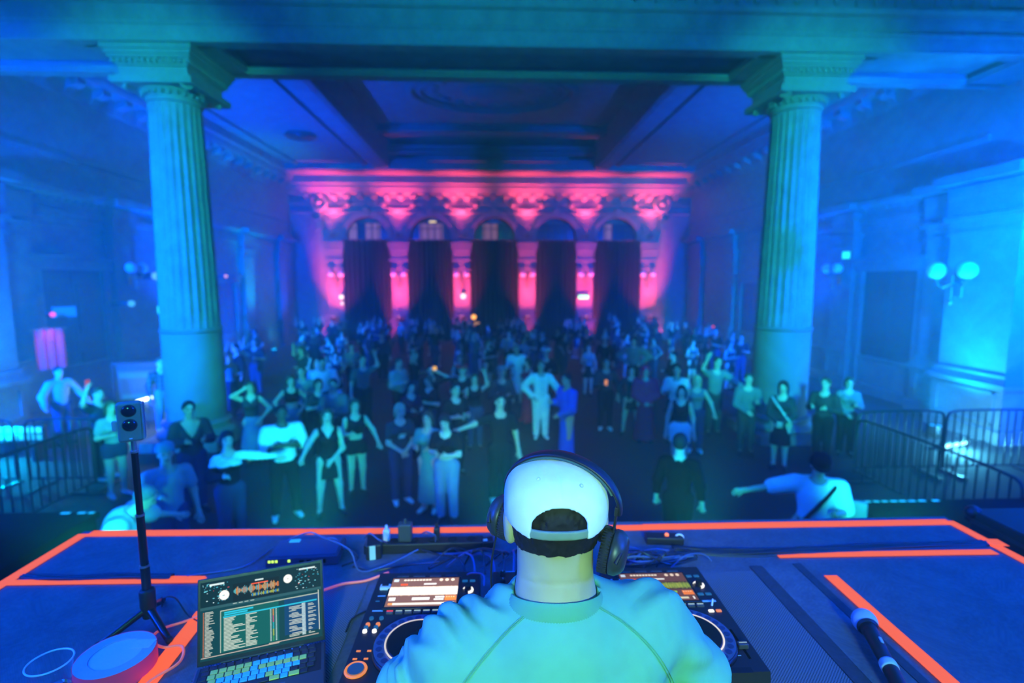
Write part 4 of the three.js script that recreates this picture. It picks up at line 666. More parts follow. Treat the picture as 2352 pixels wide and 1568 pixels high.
stand('man in a white T-shirt with a crossbody strap and pale green shorts', 1882, 1040, { h: 1.74, arms: ['out', 'bent'], top: T(C.white, 'half', { loose: 0.03 }), bottom: SHO(C.green, { hem: 0.3, loose: 0.04 }), hair: HR('short', C.black), hat: { type: 'cap', color: C.black, peak: true }, shoes: C.white, nod: 28, wide: 1.12, skin: 'tan', extra: both(sash(C.black, 1), (r, q) => part(r, 'tote_bag', rb(0.3, 0.34, 0.08, 0.03, 0.34, 0.62 * q.h, -0.02), mat([0.16, 0.2, 0.24], 0.9))) }, 12, 0.018);
stand('person in a dark coat just right of the right column', 1898, 868, { h: 1.72, arms: ['bent', 'bent'], top: T(C.charcoal, 'long'), bottom: PN(C.black), hair: HR('short', C.brown), shoes: C.black }, -20);
stand('woman in a dark jacket beside the coat wearer near the right barrier', 1952, 866, FEM({ arms: ['clasp', 'bent'], top: T(C.grey, 'long'), bottom: PN(C.black), hair: HR('bob', C.brown), shoes: C.black }), 10);
stand('man with a pale shirt front and cap close to the stage on the left', 378, 1020, { h: 1.7, arms: ['bent', 'down'], top: T([0.3, 0.3, 0.29], 'short', { loose: 0.02 }), bottom: PN(C.navy), hair: HR('short', C.black), hat: { type: 'cap', color: C.teal }, shoes: C.black, skin: 'tan' }, 6, 0.018);
stand('person in a white T-shirt bending by the stage with one arm reaching right', 226, 1160, { h: 1.66, arms: ['down', 'reach'], top: T([0.5, 0.5, 0.49], 'half', { loose: 0.04 }), bottom: PN(C.denim), hair: HR('short', C.grey, 0.02), shoes: C.black, lean: 30, nod: 30, wide: 1.2, eff: 0.86 }, 66, 0.018);
stand('man in a dark open jacket in front of the left column', 432, 922, { h: 1.76, arms: ['bent', 'bent'], top: T(C.charcoal, 'long', { vneck: 0.14, loose: 0.02 }), bottom: PN(C.navy), hair: HR('short', C.black), shoes: C.black, skin: 'tan' }, 12);
stand('woman with one hand raised to her head wearing a denim skirt', 574, 876, FEM({ h: 1.66, arms: ['head', 'hip'], top: T(C.charcoal, 'strap', { vneck: 0.07 }), bottom: SKI(C.jean, { hem: 0.1, width: 0.15 }), hair: HR('long', C.brown), shoes: C.black }), -6);
stand('woman in a dark crop top with both arms bent left of the folded-arm man', 667, 862, FEM({ h: 1.66, arms: ['hip', 'hip'], top: T(C.black, 'strap', { hem: 0.66 }), bottom: PN(C.denim), hair: HR('long', C.brown), shoes: C.black }), 4);
stand('heavyset man in a white T-shirt at the left of the dancing crowd', 739, 822, { h: 1.78, arms: ['clasp', 'clasp'], top: T(C.white, 'half', { loose: 0.03 }), bottom: PN(C.black), hair: HR('short', C.black), shoes: C.black, wide: 1.22, skin: 'tan' }, 6);
stand('woman in black with a white ruffled collar dancing near the left column', 520, 990, FEM({ h: 1.64, arms: ['bent', 'out'], top: T(C.black, 'long', { print: (x, y) => y > 0.735, printColor: C.white }), bottom: PN(C.navy), hair: HR('bob', C.black), shoes: C.black }), 10);
stand('man in a plaid shirt and light trousers left of the left column', 366, 822, { h: 1.78, arms: ['down', 'down'], top: T([0.14, 0.15, 0.17], 'long', { plaid: true }), bottom: PN(C.jean), hair: HR('short', C.brown), shoes: C.white }, 25);
stand('person in a pale jacket with arms held out at the far left', 132, 842, { h: 1.74, arms: ['sway', 'sway'], top: T([0.34, 0.4, 0.42], 'long', { loose: 0.02 }), bottom: PN(C.navy), hair: HR('short', C.black), shoes: C.black }, 30);
stand('person in dark clothes filming with a phone left of the tripod camera', 222, 890, { h: 1.7, arms: ['raised', 'bent'], top: T(C.navy, 'short'), bottom: PN(C.black), hair: HR('short', C.brown), shoes: C.white, extra: (r, q) => { const p = q.palm[0][1]; part(r, 'phone_screen', rb(0.08, 0.15, 0.012, 0.005, p[0], p[1] + 0.05, p[2]), glow([1.0, 0.12, 0.06], 0.5)); } }, 40);
stand('woman in a light skirt standing behind the tripod pole', 252, 920, FEM({ arms: ['bent', 'down'], top: T([0.3, 0.32, 0.34], 'short'), bottom: SHO(C.navy, { hem: 0.42 }), hair: HR('long', C.brown), shoes: C.silver }), 20);
stand('woman with a dark bob in a wine top beside the teal dress', 943, 876, FEM({ arms: ['bent', 'bent'], top: T(C.maroon, 'long'), bottom: PN(C.black), hair: HR('bob', C.black), shoes: C.black }), 25);
stand('woman with long brown hair behind the blond bob', 986, 862, FEM({ arms: ['bent', 'bent'], top: T(C.black, 'short'), bottom: PN(C.charcoal), hair: HR('long', C.brown), shoes: C.black, nod: 10 }), -40);
stand('man in a grey hoodie standing sideways left of the middle', 914, 822, { h: 1.76, arms: ['bent', 'down'], top: T([0.30, 0.32, 0.33], 'long', { loose: 0.03, name: 'hoodie' }), bottom: PN(C.black), hair: HR('short', C.brown), shoes: C.black }, 50);
stand('dancer holding up a small yellow light in the middle of the crowd', 990, 838, { h: 1.74, arms: ['down', 'head'], top: T(C.black, 'long'), bottom: PN(C.black), hair: HR('short', C.black), shoes: C.black, extra: (r, q) => { const p = q.palm[1][1]; part(r, 'light_stick', sph(0.045, p[0], p[1] + 0.06, p[2] + 0.03), glow([1.0, 0.5, 0.05], 1.2)); } }, 0);
stand('person with a red headband dancing in the middle', 1062, 838, { h: 1.72, arms: ['bent', 'bent'], top: T(C.black, 'short'), bottom: PN(C.black), hair: HR('short', C.black), hat: { type: 'puff', color: [0.9, 0.05, 0.06] }, shoes: C.black }, -15);
stand('man in black behind the hand of the outstretched arm', 1045, 880, { h: 1.74, arms: ['bent', 'bent'], top: T(C.black, 'short'), bottom: PN(C.black), hair: HR('short', C.black), shoes: C.black }, 30);
stand('woman in a sleeveless black top behind the stretching man', 1090, 858, FEM({ arms: ['down', 'raised'], top: T(C.black, 'strap'), bottom: PN(C.navy), hair: HR('long', C.brown), shoes: C.black }), 0);
stand('man with a grey beanie left of the white robe', 1152, 842, { h: 1.76, arms: ['bent', 'bent'], top: T(C.charcoal, 'long'), bottom: PN(C.black), hair: HR('short', C.brown), hat: { type: 'cap', color: C.grey }, shoes: C.black, skin: 'tan' }, 8);
stand('person in a pale pointed hat at the back right of the crowd', 1390, 772, { h: 1.74, arms: ['down', 'down'], top: T(C.black, 'long'), bottom: PN(C.black), hair: HR('long', C.brown), hat: { type: 'cone', color: [0.5, 0.52, 0.5] }, shoes: C.black }, 0);
stand('woman with a pale scarf beside the pointed hat', 1352, 790, FEM({ arms: ['bent', 'down'], top: T([0.3, 0.34, 0.34], 'strap'), bottom: SKI(C.black), hair: HR('long', C.brown), shoes: C.black }), 0);
stand('broad person in a grey poncho behind the red cloak', 1456, 776, { h: 1.78, wide: 1.25, arms: ['hip', 'hip'], top: T([0.18, 0.2, 0.2], 'long', { loose: 0.035 }), bottom: PN(C.black), hair: HR('short', C.black), shoes: C.black }, 0);
stand('man with folded hands behind the woman with one hand raised', 692, 842, { h: 1.72, arms: ['clasp', 'bent'], top: T([0.2, 0.22, 0.22], 'short'), bottom: PN(C.black), hair: HR('short', C.brown), shoes: C.black }, -10);
stand('woman with curled hair standing behind the folded-arm man', 730, 870, FEM({ arms: ['bent', 'down'], top: T(C.charcoal, 'short'), bottom: PN(C.black), hair: HR('bob', C.brown, 0.024), shoes: C.black }), 12);
stand('man in a dark bomber jacket behind the crop-top woman', 765, 870, { h: 1.72, arms: ['bent', 'phone'], top: T([0.12, 0.13, 0.13], 'long'), bottom: PN(C.black), hair: HR('short', C.black), shoes: C.black, skin: 'tan' }, -15);
stand('tall man with one arm raised high at the left back of the crowd', 832, 815, { h: 1.84, arms: ['down', 'raised'], top: T([0.1, 0.11, 0.12], 'short'), bottom: PN(C.black), hair: HR('short', C.brown), shoes: C.black }, 12);
stand('person in dark clothes standing just left of the right column', 1720, 858, { h: 1.7, arms: ['clasp', 'bent'], top: T([0.14, 0.16, 0.17], 'long'), bottom: PN(C.charcoal), hair: HR('short', C.brown), shoes: C.black }, 15);

// the dim crowd further back: a few builds, cloned with other clothes
{
  const protos = [
    figure({ h: 1.74, arms: ['bent', 'down'], top: T([1, 1, 1], 'long'), bottom: PN(C.black), hair: HR('short', C.black), shoes: C.black }, 0.03),
    figure(FEM({ h: 1.64, arms: ['bent', 'bent'], top: T([1, 1, 1], 'strap'), bottom: SKI(C.black), hair: HR('long', C.brown), shoes: C.black }), 0.03),
    figure({ h: 1.78, arms: ['raised', 'bent'], top: T([1, 1, 1], 'short'), bottom: PN(C.navy), hair: HR('short', C.brown), shoes: C.black, skin: 'tan' }, 0.03),
    figure(FEM({ h: 1.68, arms: ['sway', 'hip'], top: T([1, 1, 1], 'short'), bottom: PN(C.charcoal), hair: HR('bob', C.black), shoes: C.black, skin: 'mid' }), 0.03),
    figure({ h: 1.7, arms: ['crossed', 'crossed'], top: T([1, 1, 1], 'long'), bottom: PN(C.black), hair: HR('short', C.black), shoes: C.black, skin: 'dark' }, 0.03),
    figure(FEM({ h: 1.62, arms: ['raised', 'raised'], top: T([1, 1, 1], 'short'), bottom: SKI(C.navy, { hem: 0.3 }), hair: HR('long', C.blond), shoes: C.white }), 0.03),
  ];
  const shirts = [[0.02, 0.02, 0.022], [0.05, 0.05, 0.055], [0.1, 0.1, 0.11], [0.25, 0.26, 0.26], [0.03, 0.03, 0.05], [0.06, 0.02, 0.03]].map((c) => mat(c, 0.9, { physical: true, vertexColors: true, specularIntensity: 0.15 }));
  const shirtNames = ['black', 'charcoal', 'dark grey', 'pale grey', 'navy', 'wine-red'], kinds = ['long-sleeved top', 'strap top and skirt', 'tee, one arm up', 'tee and trousers', 'top, folded arms', 'tee, both arms up'];
  const taken = []; scene.children.forEach((o) => { if (o.name.startsWith('person')) taken.push([o.position.x, o.position.z]); });
  const seenLabels = new Set(); let made = 0, tries = 0;
  while (made < 96 && tries++ < 4000) {
    const z = R(-27.4, -13.2), x = R(-9.6, 9.8) * (z < -17 ? 1 : 0.92);
    if (Math.abs(Math.abs(x) - COLX) < 1.2 && z > -13.5) continue;
    if (z > -16 && rnd() < 0.45) continue;
    if (taken.some(([a, b]) => Math.hypot(a - x, b - z) < 0.72)) continue;
    taken.push([x, z]);
    let k, c, label, n = 0;
    const od = ['leftmost', 'second', 'third', 'fourth', 'fifth', 'rightmost'][PX.map((q) => Math.abs(q - x * (FAR / z))).reduce((m, v, i, l) => (v < l[m] ? i : m), 0)], row = z < -23.5 ? 'back row' : z < -20 ? 'fourth row' : z < -17.5 ? 'third row' : z < -15 ? 'second row' : 'front row';
    do { k = (rnd() * 6) | 0; c = [0, 0, 0, 1, 1, 2, 3, 4, 5][(rnd() * 9) | 0]; label = `far dancer, ${shirtNames[c]} ${kinds[k]}, ${row} before the ${od} pilaster`; } while (seenLabels.has(label) && n++ < 40);
    seenLabels.add(label);
    const g = protos[k].clone(), sh = g.children.find((q) => q.name === 'shirt');
    if (sh) sh.material = shirts[c];
    g.scale.setScalar(R(0.95, 1.05));
    place(g, label, x, z, Math.atan2(-x, -z) + R(-1.2, 1.2), 'dim crowd at the back of the hall');
    made++;
  }
}
// ---------------------------------------------------------------- the desk and everything on it
const DZ0 = -2.12, DZ1 = -0.98, DX0 = -1.73, DX1 = 2.02;
M.desk = mat([0.13, 0.13, 0.135], 0.75, { map: TEX.cloth, bumpMap: TEX.weave, bumpScale: 0.0006 });
M.mat = mat([0.17, 0.17, 0.175], 0.9, { map: TEX.mesh });
M.matPlain = mat([0.145, 0.145, 0.15], 0.85, { map: TEX.cloth });
M.matDark = mat([0.05, 0.05, 0.052], 0.8, { map: TEX.cloth });
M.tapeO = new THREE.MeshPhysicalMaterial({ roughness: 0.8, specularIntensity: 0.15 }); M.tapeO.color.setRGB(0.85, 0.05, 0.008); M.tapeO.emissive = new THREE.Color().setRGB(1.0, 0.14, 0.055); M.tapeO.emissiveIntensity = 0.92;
M.gaff = mat([0.03, 0.035, 0.035], 0.55, { map: TEX.cloth });
{
  const t = thing('dj_desk', 'wide black cloth-covered desk edged with glowing orange tape', 'desk');
  part(t, 'desk_top', bx(DX1 - DX0, 0.05, DZ1 - DZ0, (DX0 + DX1) / 2, DESK - 0.025, (DZ0 + DZ1) / 2), M.desk);
  part(t, 'front_skirt', bx(DX1 - DX0 - 0.02, DESK - STAGE - 0.05, 0.02, (DX0 + DX1) / 2, (DESK + STAGE - 0.05) / 2, DZ0 + 0.02), M.velvet);
  for (const x of [DX0 + 0.02, DX1 - 0.02]) part(t, 'side_skirt', bx(0.02, DESK - STAGE - 0.05, DZ1 - DZ0 - 0.06, x, (DESK + STAGE - 0.05) / 2, (DZ0 + DZ1) / 2), M.velvet);
  for (const x of [DX0 + 0.1, 0.15, DX1 - 0.1]) part(t, 'leg', bx(0.05, DESK - STAGE - 0.05, 0.05, x, (DESK + STAGE - 0.05) / 2, DZ1 - 0.12), M.darkSteel);
  // runners of non-slip mat either side of the players
  part(t, 'mesh_runner', bx(0.22, 0.003, 0.72, 0.83, DESK + 0.0015, -1.36), M.mat, 'ribbed non-slip runner');
  part(t, 'mesh_runner', bx(0.36, 0.003, 0.62, -0.62, DESK + 0.0015, -1.41), M.mat, 'ribbed non-slip runner');
  part(t, 'dark_strip', bx(0.045, 0.004, 0.76, 0.965, DESK + 0.002, -1.37), M.matDark);
  part(t, 'plain_runner', bx(0.12, 0.003, 0.76, 1.05, DESK + 0.0015, -1.37), M.matPlain);
  part(t, 'dark_strip', bx(0.03, 0.004, 0.72, 1.127, DESK + 0.002, -1.4), M.matDark);
}
// glowing tape strips from point to point on the desk
function tapeStrip(label, a, b, w, lift = 0.0016, over = 0) {
  const A = V(...a), B = V(...b), d = B.clone().sub(A), L = d.length() + over, c = A.clone().add(B).multiplyScalar(0.5), n = Math.max(2, Math.round(L / 0.08));
  const g = new THREE.BoxGeometry(L, 0.0009, w, n, 1, 1), p = g.attributes.position; for (let i = 0; i < p.count; i++) { p.setY(i, p.getY(i) + 0.0008 * vnoise(p.getX(i) * 30 + c.x * 9, c.z * 9, 3)); p.setZ(i, p.getZ(i) + 0.0015 * (vnoise(p.getX(i) * 12, 7, c.z * 5) - 0.5)); }
  g.computeVertexNormals();
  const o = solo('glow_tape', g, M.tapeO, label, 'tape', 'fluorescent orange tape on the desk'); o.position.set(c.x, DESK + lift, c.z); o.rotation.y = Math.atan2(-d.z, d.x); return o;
}
{
  const P = (x, y) => { const q = onY(x, y, DESK); return [q.x, DESK, q.z]; };
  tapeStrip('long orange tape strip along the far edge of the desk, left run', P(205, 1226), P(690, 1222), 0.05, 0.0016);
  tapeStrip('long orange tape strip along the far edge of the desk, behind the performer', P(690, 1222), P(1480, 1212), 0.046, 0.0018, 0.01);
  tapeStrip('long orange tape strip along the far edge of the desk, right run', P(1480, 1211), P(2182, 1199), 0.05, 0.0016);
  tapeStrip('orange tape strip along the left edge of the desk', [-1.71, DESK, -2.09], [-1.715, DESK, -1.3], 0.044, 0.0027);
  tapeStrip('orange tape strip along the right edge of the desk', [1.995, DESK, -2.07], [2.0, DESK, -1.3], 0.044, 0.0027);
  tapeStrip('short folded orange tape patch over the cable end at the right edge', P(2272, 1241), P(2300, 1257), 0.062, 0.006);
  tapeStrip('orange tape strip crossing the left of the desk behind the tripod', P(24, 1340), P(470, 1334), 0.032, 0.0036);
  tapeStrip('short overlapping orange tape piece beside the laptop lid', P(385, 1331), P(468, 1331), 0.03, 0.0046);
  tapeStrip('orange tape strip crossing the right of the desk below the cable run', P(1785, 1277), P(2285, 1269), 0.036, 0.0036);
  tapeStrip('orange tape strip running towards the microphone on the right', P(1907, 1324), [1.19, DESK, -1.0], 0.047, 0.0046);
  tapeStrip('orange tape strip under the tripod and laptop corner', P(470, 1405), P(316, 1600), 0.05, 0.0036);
}
// flat black tape over cable runs
function cableRun(label, pts, w, h) {
  const t = thing('cable_cover', label, 'cable cover', [0, 0, 0], 0, 'taped cable runs');
  const q = pts.map(([x, y]) => onY(x, y, DESK)), s = [];
  for (let i = 0; i <= 6; i++) { const a = (i / 6) * Math.PI; s.push([Math.cos(a) * w / 2, Math.sin(a) * h]); }
  const cur = new THREE.CatmullRomCurve3(q), n = 60, P = [], I = [], U = [];
  for (let j = 0; j <= n; j++) { const c = cur.getPoint(j / n), tg = cur.getTangent(j / n), sd = V(-tg.z, 0, tg.x).normalize(), k = (j === 0 || j === n ? 0.75 : 1) * (1 + 0.12 * (vnoise(j * 0.6, 4, 1) - 0.5)); s.forEach(([a, b], i) => { P.push(c.x + sd.x * a * k, DESK + 0.001 + b * (0.8 + 0.5 * vnoise(j * 0.5, i * 0.9, 2)), c.z + sd.z * a * k); U.push(j / n, i / 6); }); }
  for (let j = 0; j < n; j++) for (let i = 0; i < 6; i++) { const a = j * 7 + i; I.push(a, a + 1, a + 7, a + 1, a + 8, a + 7); }
  const g = new THREE.BufferGeometry(); g.setAttribute('position', new THREE.Float32BufferAttribute(P, 3)); g.setAttribute('uv', new THREE.Float32BufferAttribute(U, 2)); g.setIndex(I); g.computeVertexNormals();
  part(t, 'gaffer_tape', g, M.gaff);
  for (const k of [-0.25, 0.05, 0.3]) part(t, 'cable', tube(Array.from({ length: 12 }, (_, i) => { const c = cur.getPoint(i / 11), tg = cur.getTangent(i / 11); return [c.x - tg.z * w * (k + 0.06 * Math.sin(i * 1.7)), DESK + h * (0.7 + 0.25 * Math.sin(i * 1.3 + k * 9)), c.z + tg.x * w * k]; }), 0.006, 60, 6), M.black);
}
cableRun('dark taped cable run along the right back of the desk', [[1545, 1262], [1680, 1272], [1850, 1266], [2050, 1258], [2262, 1249]], 0.05, 0.012);
cableRun('dark taped cable run along the left back of the desk', [[55, 1325], [130, 1330], [260, 1327], [395, 1327]], 0.035, 0.01);

// ---- the players
function canvas(w, h, draw) { const c = document.createElement('canvas'); c.width = w; c.height = h; draw(c.getContext('2d'), w, h); const t = new THREE.CanvasTexture(c); t.colorSpace = THREE.SRGBColorSpace; return t; }
function screenMat(tex, k) { const m = mat([0.004, 0.004, 0.005], 0.5, { physical: true, specularIntensity: 0.25 }); m.emissive = new THREE.Color(1, 1, 1); m.emissiveMap = tex; m.emissiveIntensity = k; return m; }
const deckScreen = (right) => canvas(640, 360, (g, w, h) => {
  const q = mulberry(right ? 5 : 3); g.fillStyle = right ? '#6b4a44' : '#7a5a52'; g.fillRect(0, 0, w, h);
  g.fillStyle = '#fff1dc'; for (let i = 0; i < (right ? 9 : 9); i++) g.fillRect(110 + i * 30, 16, 24, 20);
  g.fillStyle = '#cfe6ff'; g.fillRect(14, 12, 46, 34); for (let i = 0; i < 3; i++) { g.beginPath(); g.arc(470 + i * 56, 28, 18, 0, 7); g.fillStyle = '#ffe8d0'; g.fill(); }
  g.fillStyle = '#ff5a2a'; g.fillRect(90, 74, 66, 22); g.fillStyle = '#fff'; g.fillRect(310, 72, 120, 18);
  if (!right) { g.fillStyle = '#fffaf0'; g.fillRect(0, 118, w, 104); g.fillStyle = '#ffd7b8'; for (let x = 0; x < w; x += 5) g.fillRect(x, 110 + q() * 8, 3, 10); for (let x = 0; x < w; x += 5) g.fillRect(x, 218, 3, 4 + q() * 10); }
  else { g.fillStyle = '#46342f'; g.fillRect(0, 118, w, 104); for (let x = 260; x < w; x += 3) { const a = 20 + q() * 26; g.fillStyle = q() < 0.5 ? '#c8e04a' : '#7fb93a'; g.fillRect(x, 170 - a, 2, a * 2); } g.fillStyle = '#ff4a1a'; g.fillRect(254, 112, 5, 116); }
  g.fillStyle = right ? '#fff' : '#fff'; g.fillRect(right ? 330 : 230, right ? 250 : 252, right ? 40 : 160, 32); g.fillStyle = right ? '#9adf5a' : '#fff'; g.fillRect(right ? 400 : 440, 242, 84, 20); g.fillStyle = '#fff'; g.fillRect(right ? 380 : 430, 270, 90, 18);
  g.fillStyle = '#ff8a3a'; g.fillRect(530, 238, 104, 54); g.fillStyle = '#ffd9b0'; for (let i = 0; i < 4; i++) g.fillRect(540 + i * 22, 246, 12, 10);
  g.fillStyle = right ? '#e8e0c0' : '#fff4e0'; g.fillRect(right ? 300 : 60, 316, right ? 260 : 540, 24); g.fillStyle = '#fff'; g.fillRect(600, 312, 16, 34); g.fillRect(18, 250, 60, 40); g.fillStyle = '#ff9a5a'; g.fillRect(24, 316, 40, 24);
});
const chip = {}, mat2 = { dimple: mat([0.03, 0.06, 0.14], 0.35, { metalness: 0.4 }) };
function player(x, right) {
  const t = thing('media_player', right ? 'black DJ media player right of the performer with a lit screen' : 'black DJ media player left of the performer with a bright screen', 'media player', [x, DESK, -1.36], 0, 'media players'), W = 0.329, D = 0.47, TY = 0.1;
  const body = merge([rb(W, 0.074, D, 0.006, 0, 0.045, 0), ext(shapeOf([[-D / 2, 0.075], [D / 2, 0.075], [D / 2 - 0.004, 0.098], [-D / 2 + 0.01, 0.1]]), W - 0.006, 0.002).rotateY(-Math.PI / 2).translate(W / 2 - 0.003, 0, 0)]);
  part(t, 'case', body, M.black);
  for (const a of [-1, 1]) for (const b of [-1, 1]) part(t, 'foot', cyl(0.014, 0.016, 0.012, a * (W / 2 - 0.04), 0.006, b * (D / 2 - 0.05), 14), M.blackRough);
  const white = chip.white ??= mat([0.6, 0.62, 0.64], 0.5), btn = chip.btn ??= mat([0.05, 0.05, 0.055], 0.35), orange = chip.or ??= glow([1.0, 0.3, 0.03], 0.8), pale = chip.pale ??= glow([0.6, 0.95, 1.0], 0.55), cyanB = chip.cy ??= glow([0.02, 0.3, 0.8], 0.35), whiteL = chip.wl ??= glow([1, 0.98, 0.9], 1.3), redL = chip.rd ??= glow([1.0, 0.06, 0.03], 0.9), print = chip.pr ??= mat([0.35, 0.5, 0.55], 0.6);
  const z = (v) => -D / 2 + v, y = TY, X = (v) => -W / 2 + v;
  // screen with bezel
  part(t, 'screen_bezel', rb(0.224, 0.008, 0.158, 0.003, -0.008, y + 0.003, z(0.121)), M.blackGloss);
  const g = new THREE.BoxGeometry(0.208, 0.002, 0.143); const uv = g.attributes.uv; part(t, 'screen', g.translate(-0.008, y + 0.0072, z(0.122)), [0, 1, 2, 3, 4, 5].map((i) => (i === 2 ? screenMat(deckScreen(right), right ? 0.9 : 1.5) : M.blackGloss)));
  for (let i = 0; i < 4; i++) part(t, 'menu_button', rb(0.036, 0.006, 0.009, 0.002, -0.085 + i * 0.052, y + 0.002, z(0.032)), btn);
  for (let i = 0; i < 3; i++) part(t, 'top_mark', bx(0.034, 0.001, 0.003, -0.08 + i * 0.082, y + 0.001, z(0.016)), print);
  // usb slot, left column
  part(t, 'usb_slot', rb(0.032, 0.012, 0.022, 0.003, X(0.035), y + 0.004, z(0.09)), white); part(t, 'usb_port', bx(0.02, 0.004, 0.008, X(0.035), y + 0.011, z(0.088)), M.black);
  for (const [a, b, w, m] of [[0.035, 0.13, 0.03, print], [0.025, 0.155, 0.012, cyanB], [0.05, 0.155, 0.012, cyanB], [0.035, 0.2, 0.03, print]]) part(t, 'side_mark', bx(w, 0.0015, 0.005, X(a), y + 0.001, z(b)), m);
  // hot cue row
  for (let i = 0; i < 8; i++) { part(t, 'hot_cue', rb(0.021, 0.008, 0.012, 0.002, -0.092 + i * 0.0262, y + 0.003, z(0.212)), btn); part(t, 'cue_light', bx(0.018, 0.0015, 0.0035, -0.092 + i * 0.0262, y + 0.0075, z(0.211)), i === 0 ? redL : pale); }
  for (const [a, b, m] of [[0.026, 0.236, cyanB], [0.054, 0.236, cyanB], [0.022, 0.262, orange], [0.05, 0.262, orange], [0.02, 0.274, cyanB], [0.047, 0.274, cyanB], [0.02, 0.289, whiteL], [0.046, 0.289, whiteL]]) part(t, 'loop_button', cyl(0.006, 0.0065, 0.006, X(a), y + 0.003, z(b), 12), right ? btn : m);
  for (const [a, b] of [[0.022, 0.362], [0.05, 0.362], [0.02, 0.39], [0.048, 0.39]]) part(t, 'track_light', bx(0.011, 0.002, 0.005, X(a), y + 0.001, z(b)), orange);
  // play and cue rings
  for (const [b, col] of [[0.43, orange]]) { part(t, 'cue_button', cyl(0.02, 0.021, 0.007, X(0.033), y + 0.004, z(b), 28), M.steel, 'brushed steel button'); part(t, 'cue_ring', new THREE.TorusGeometry(0.0245, 0.0035, 8, 32).rotateX(Math.PI / 2).translate(X(0.033), y + 0.004, z(b)), col, 'glowing orange ring'); }
  // jog wheel
  const jz = z(0.352), jx = 0.008;
  part(t, 'jog_base', lathe([[0.0, y], [0.117, y], [0.117, y + 0.008], [0.11, y + 0.013], [0, y + 0.013]], 64).translate(jx, 0, jz), M.blackGloss);
  const ringG = new THREE.RingGeometry(0.083, 0.112, 72, 1).rotateX(-Math.PI / 2).translate(jx, y + 0.0146, jz); part(t, 'jog_ring', ringG, mat([0.10, 0.16, 0.28], 0.3, { metalness: 0.5 }), 'blue sheened jog ring');
  const dim = new THREE.CylinderGeometry(0.0085, 0.007, 0.002, 14); for (let i = 0; i < 26; i++) { const o = part(t, 'jog_dimple', dim, mat2.dimple); const a = (i / 26) * 2 * Math.PI; o.position.set(jx + 0.098 * Math.cos(a), y + 0.0150, jz + 0.098 * Math.sin(a)); }
  part(t, 'jog_platter', lathe([[0, y + 0.022], [0.076, y + 0.022], [0.08, y + 0.02], [0.082, y + 0.013], [0, y + 0.013]], 64).translate(jx, 0, jz), mat([0.006, 0.006, 0.007], 0.35));
  part(t, 'jog_light', new THREE.TorusGeometry(0.0825, 0.0022, 8, 72).rotateX(Math.PI / 2).translate(jx, y + 0.019, jz), glow([1.0, 0.92, 0.82], right ? 0.9 : 0.7), 'white glowing platter rim');
  part(t, 'jog_display', cyl(0.03, 0.03, 0.001, jx, y + 0.0227, jz, 32), M.blackGloss);
  // right column: selector, keys, tempo slider
  const kx = X(0.292), kz = z(0.112);
  part(t, 'selector_ring', new THREE.TorusGeometry(0.0135, 0.0038, 8, 28, 4.2).rotateX(Math.PI / 2).rotateY(2.7).translate(kx, y + 0.004, kz), whiteL, 'white lit selector ring'); part(t, 'selector_knob', cyl(0.0095, 0.011, 0.02, kx, y + 0.01, kz, 20), M.blackGloss);
  for (const [a, b] of [[-0.012, -0.05], [0.012, -0.05], [-0.012, 0.045], [0.012, 0.045]]) part(t, 'browse_button', rb(0.017, 0.005, 0.011, 0.002, kx + a, y + 0.002, kz + b), cyanB);
  part(t, 'sync_mark', bx(0.04, 0.0015, 0.008, kx, y + 0.001, z(0.19)), print); part(t, 'toggle', rod([kx, y, z(0.21)], [kx + 0.004, y + 0.018, z(0.205)], 0.003, 0.0025), white);
  part(t, 'beat_button', rb(0.016, 0.005, 0.01, 0.003, kx - 0.014, y + 0.003, z(0.238)), whiteL); part(t, 'key_button', rb(0.016, 0.005, 0.01, 0.003, kx + 0.008, y + 0.003, z(0.238)), right ? orange : btn);
  part(t, 'tempo_slot', bx(0.006, 0.001, 0.11, kx + 0.006, y + 0.001, z(0.37)), M.velvet); part(t, 'tempo_slider', rb(0.026, 0.014, 0.016, 0.003, kx + 0.006, y + 0.008, z(0.385)), btn); part(t, 'slider_line', bx(0.02, 0.001, 0.002, kx + 0.006, y + 0.0155, z(0.385)), pale);
  for (let i = 0; i < 5; i++) part(t, 'tempo_mark', bx(0.012, 0.001, 0.0015, kx - 0.018, y + 0.001, z(0.325 + i * 0.022)), print);
  const lg = canvas(256, 64, (c, w, h) => { c.fillStyle = '#050506'; c.fillRect(0, 0, w, h); c.fillStyle = '#9fd8e0'; c.font = 'bold 40px sans-serif'; c.fillText('Pioneer Dj', 22, 46); });
  part(t, 'brand_print', bx(0.07, 0.0006, 0.0175, 0.085, y + 0.0006, z(0.462)), [0, 1, 2, 3, 4, 5].map((i) => (i === 2 ? mat([1, 1, 1], 0.6, { map: lg }) : M.black)));
  return t;
}

player(-0.209, false); player(0.513, true);
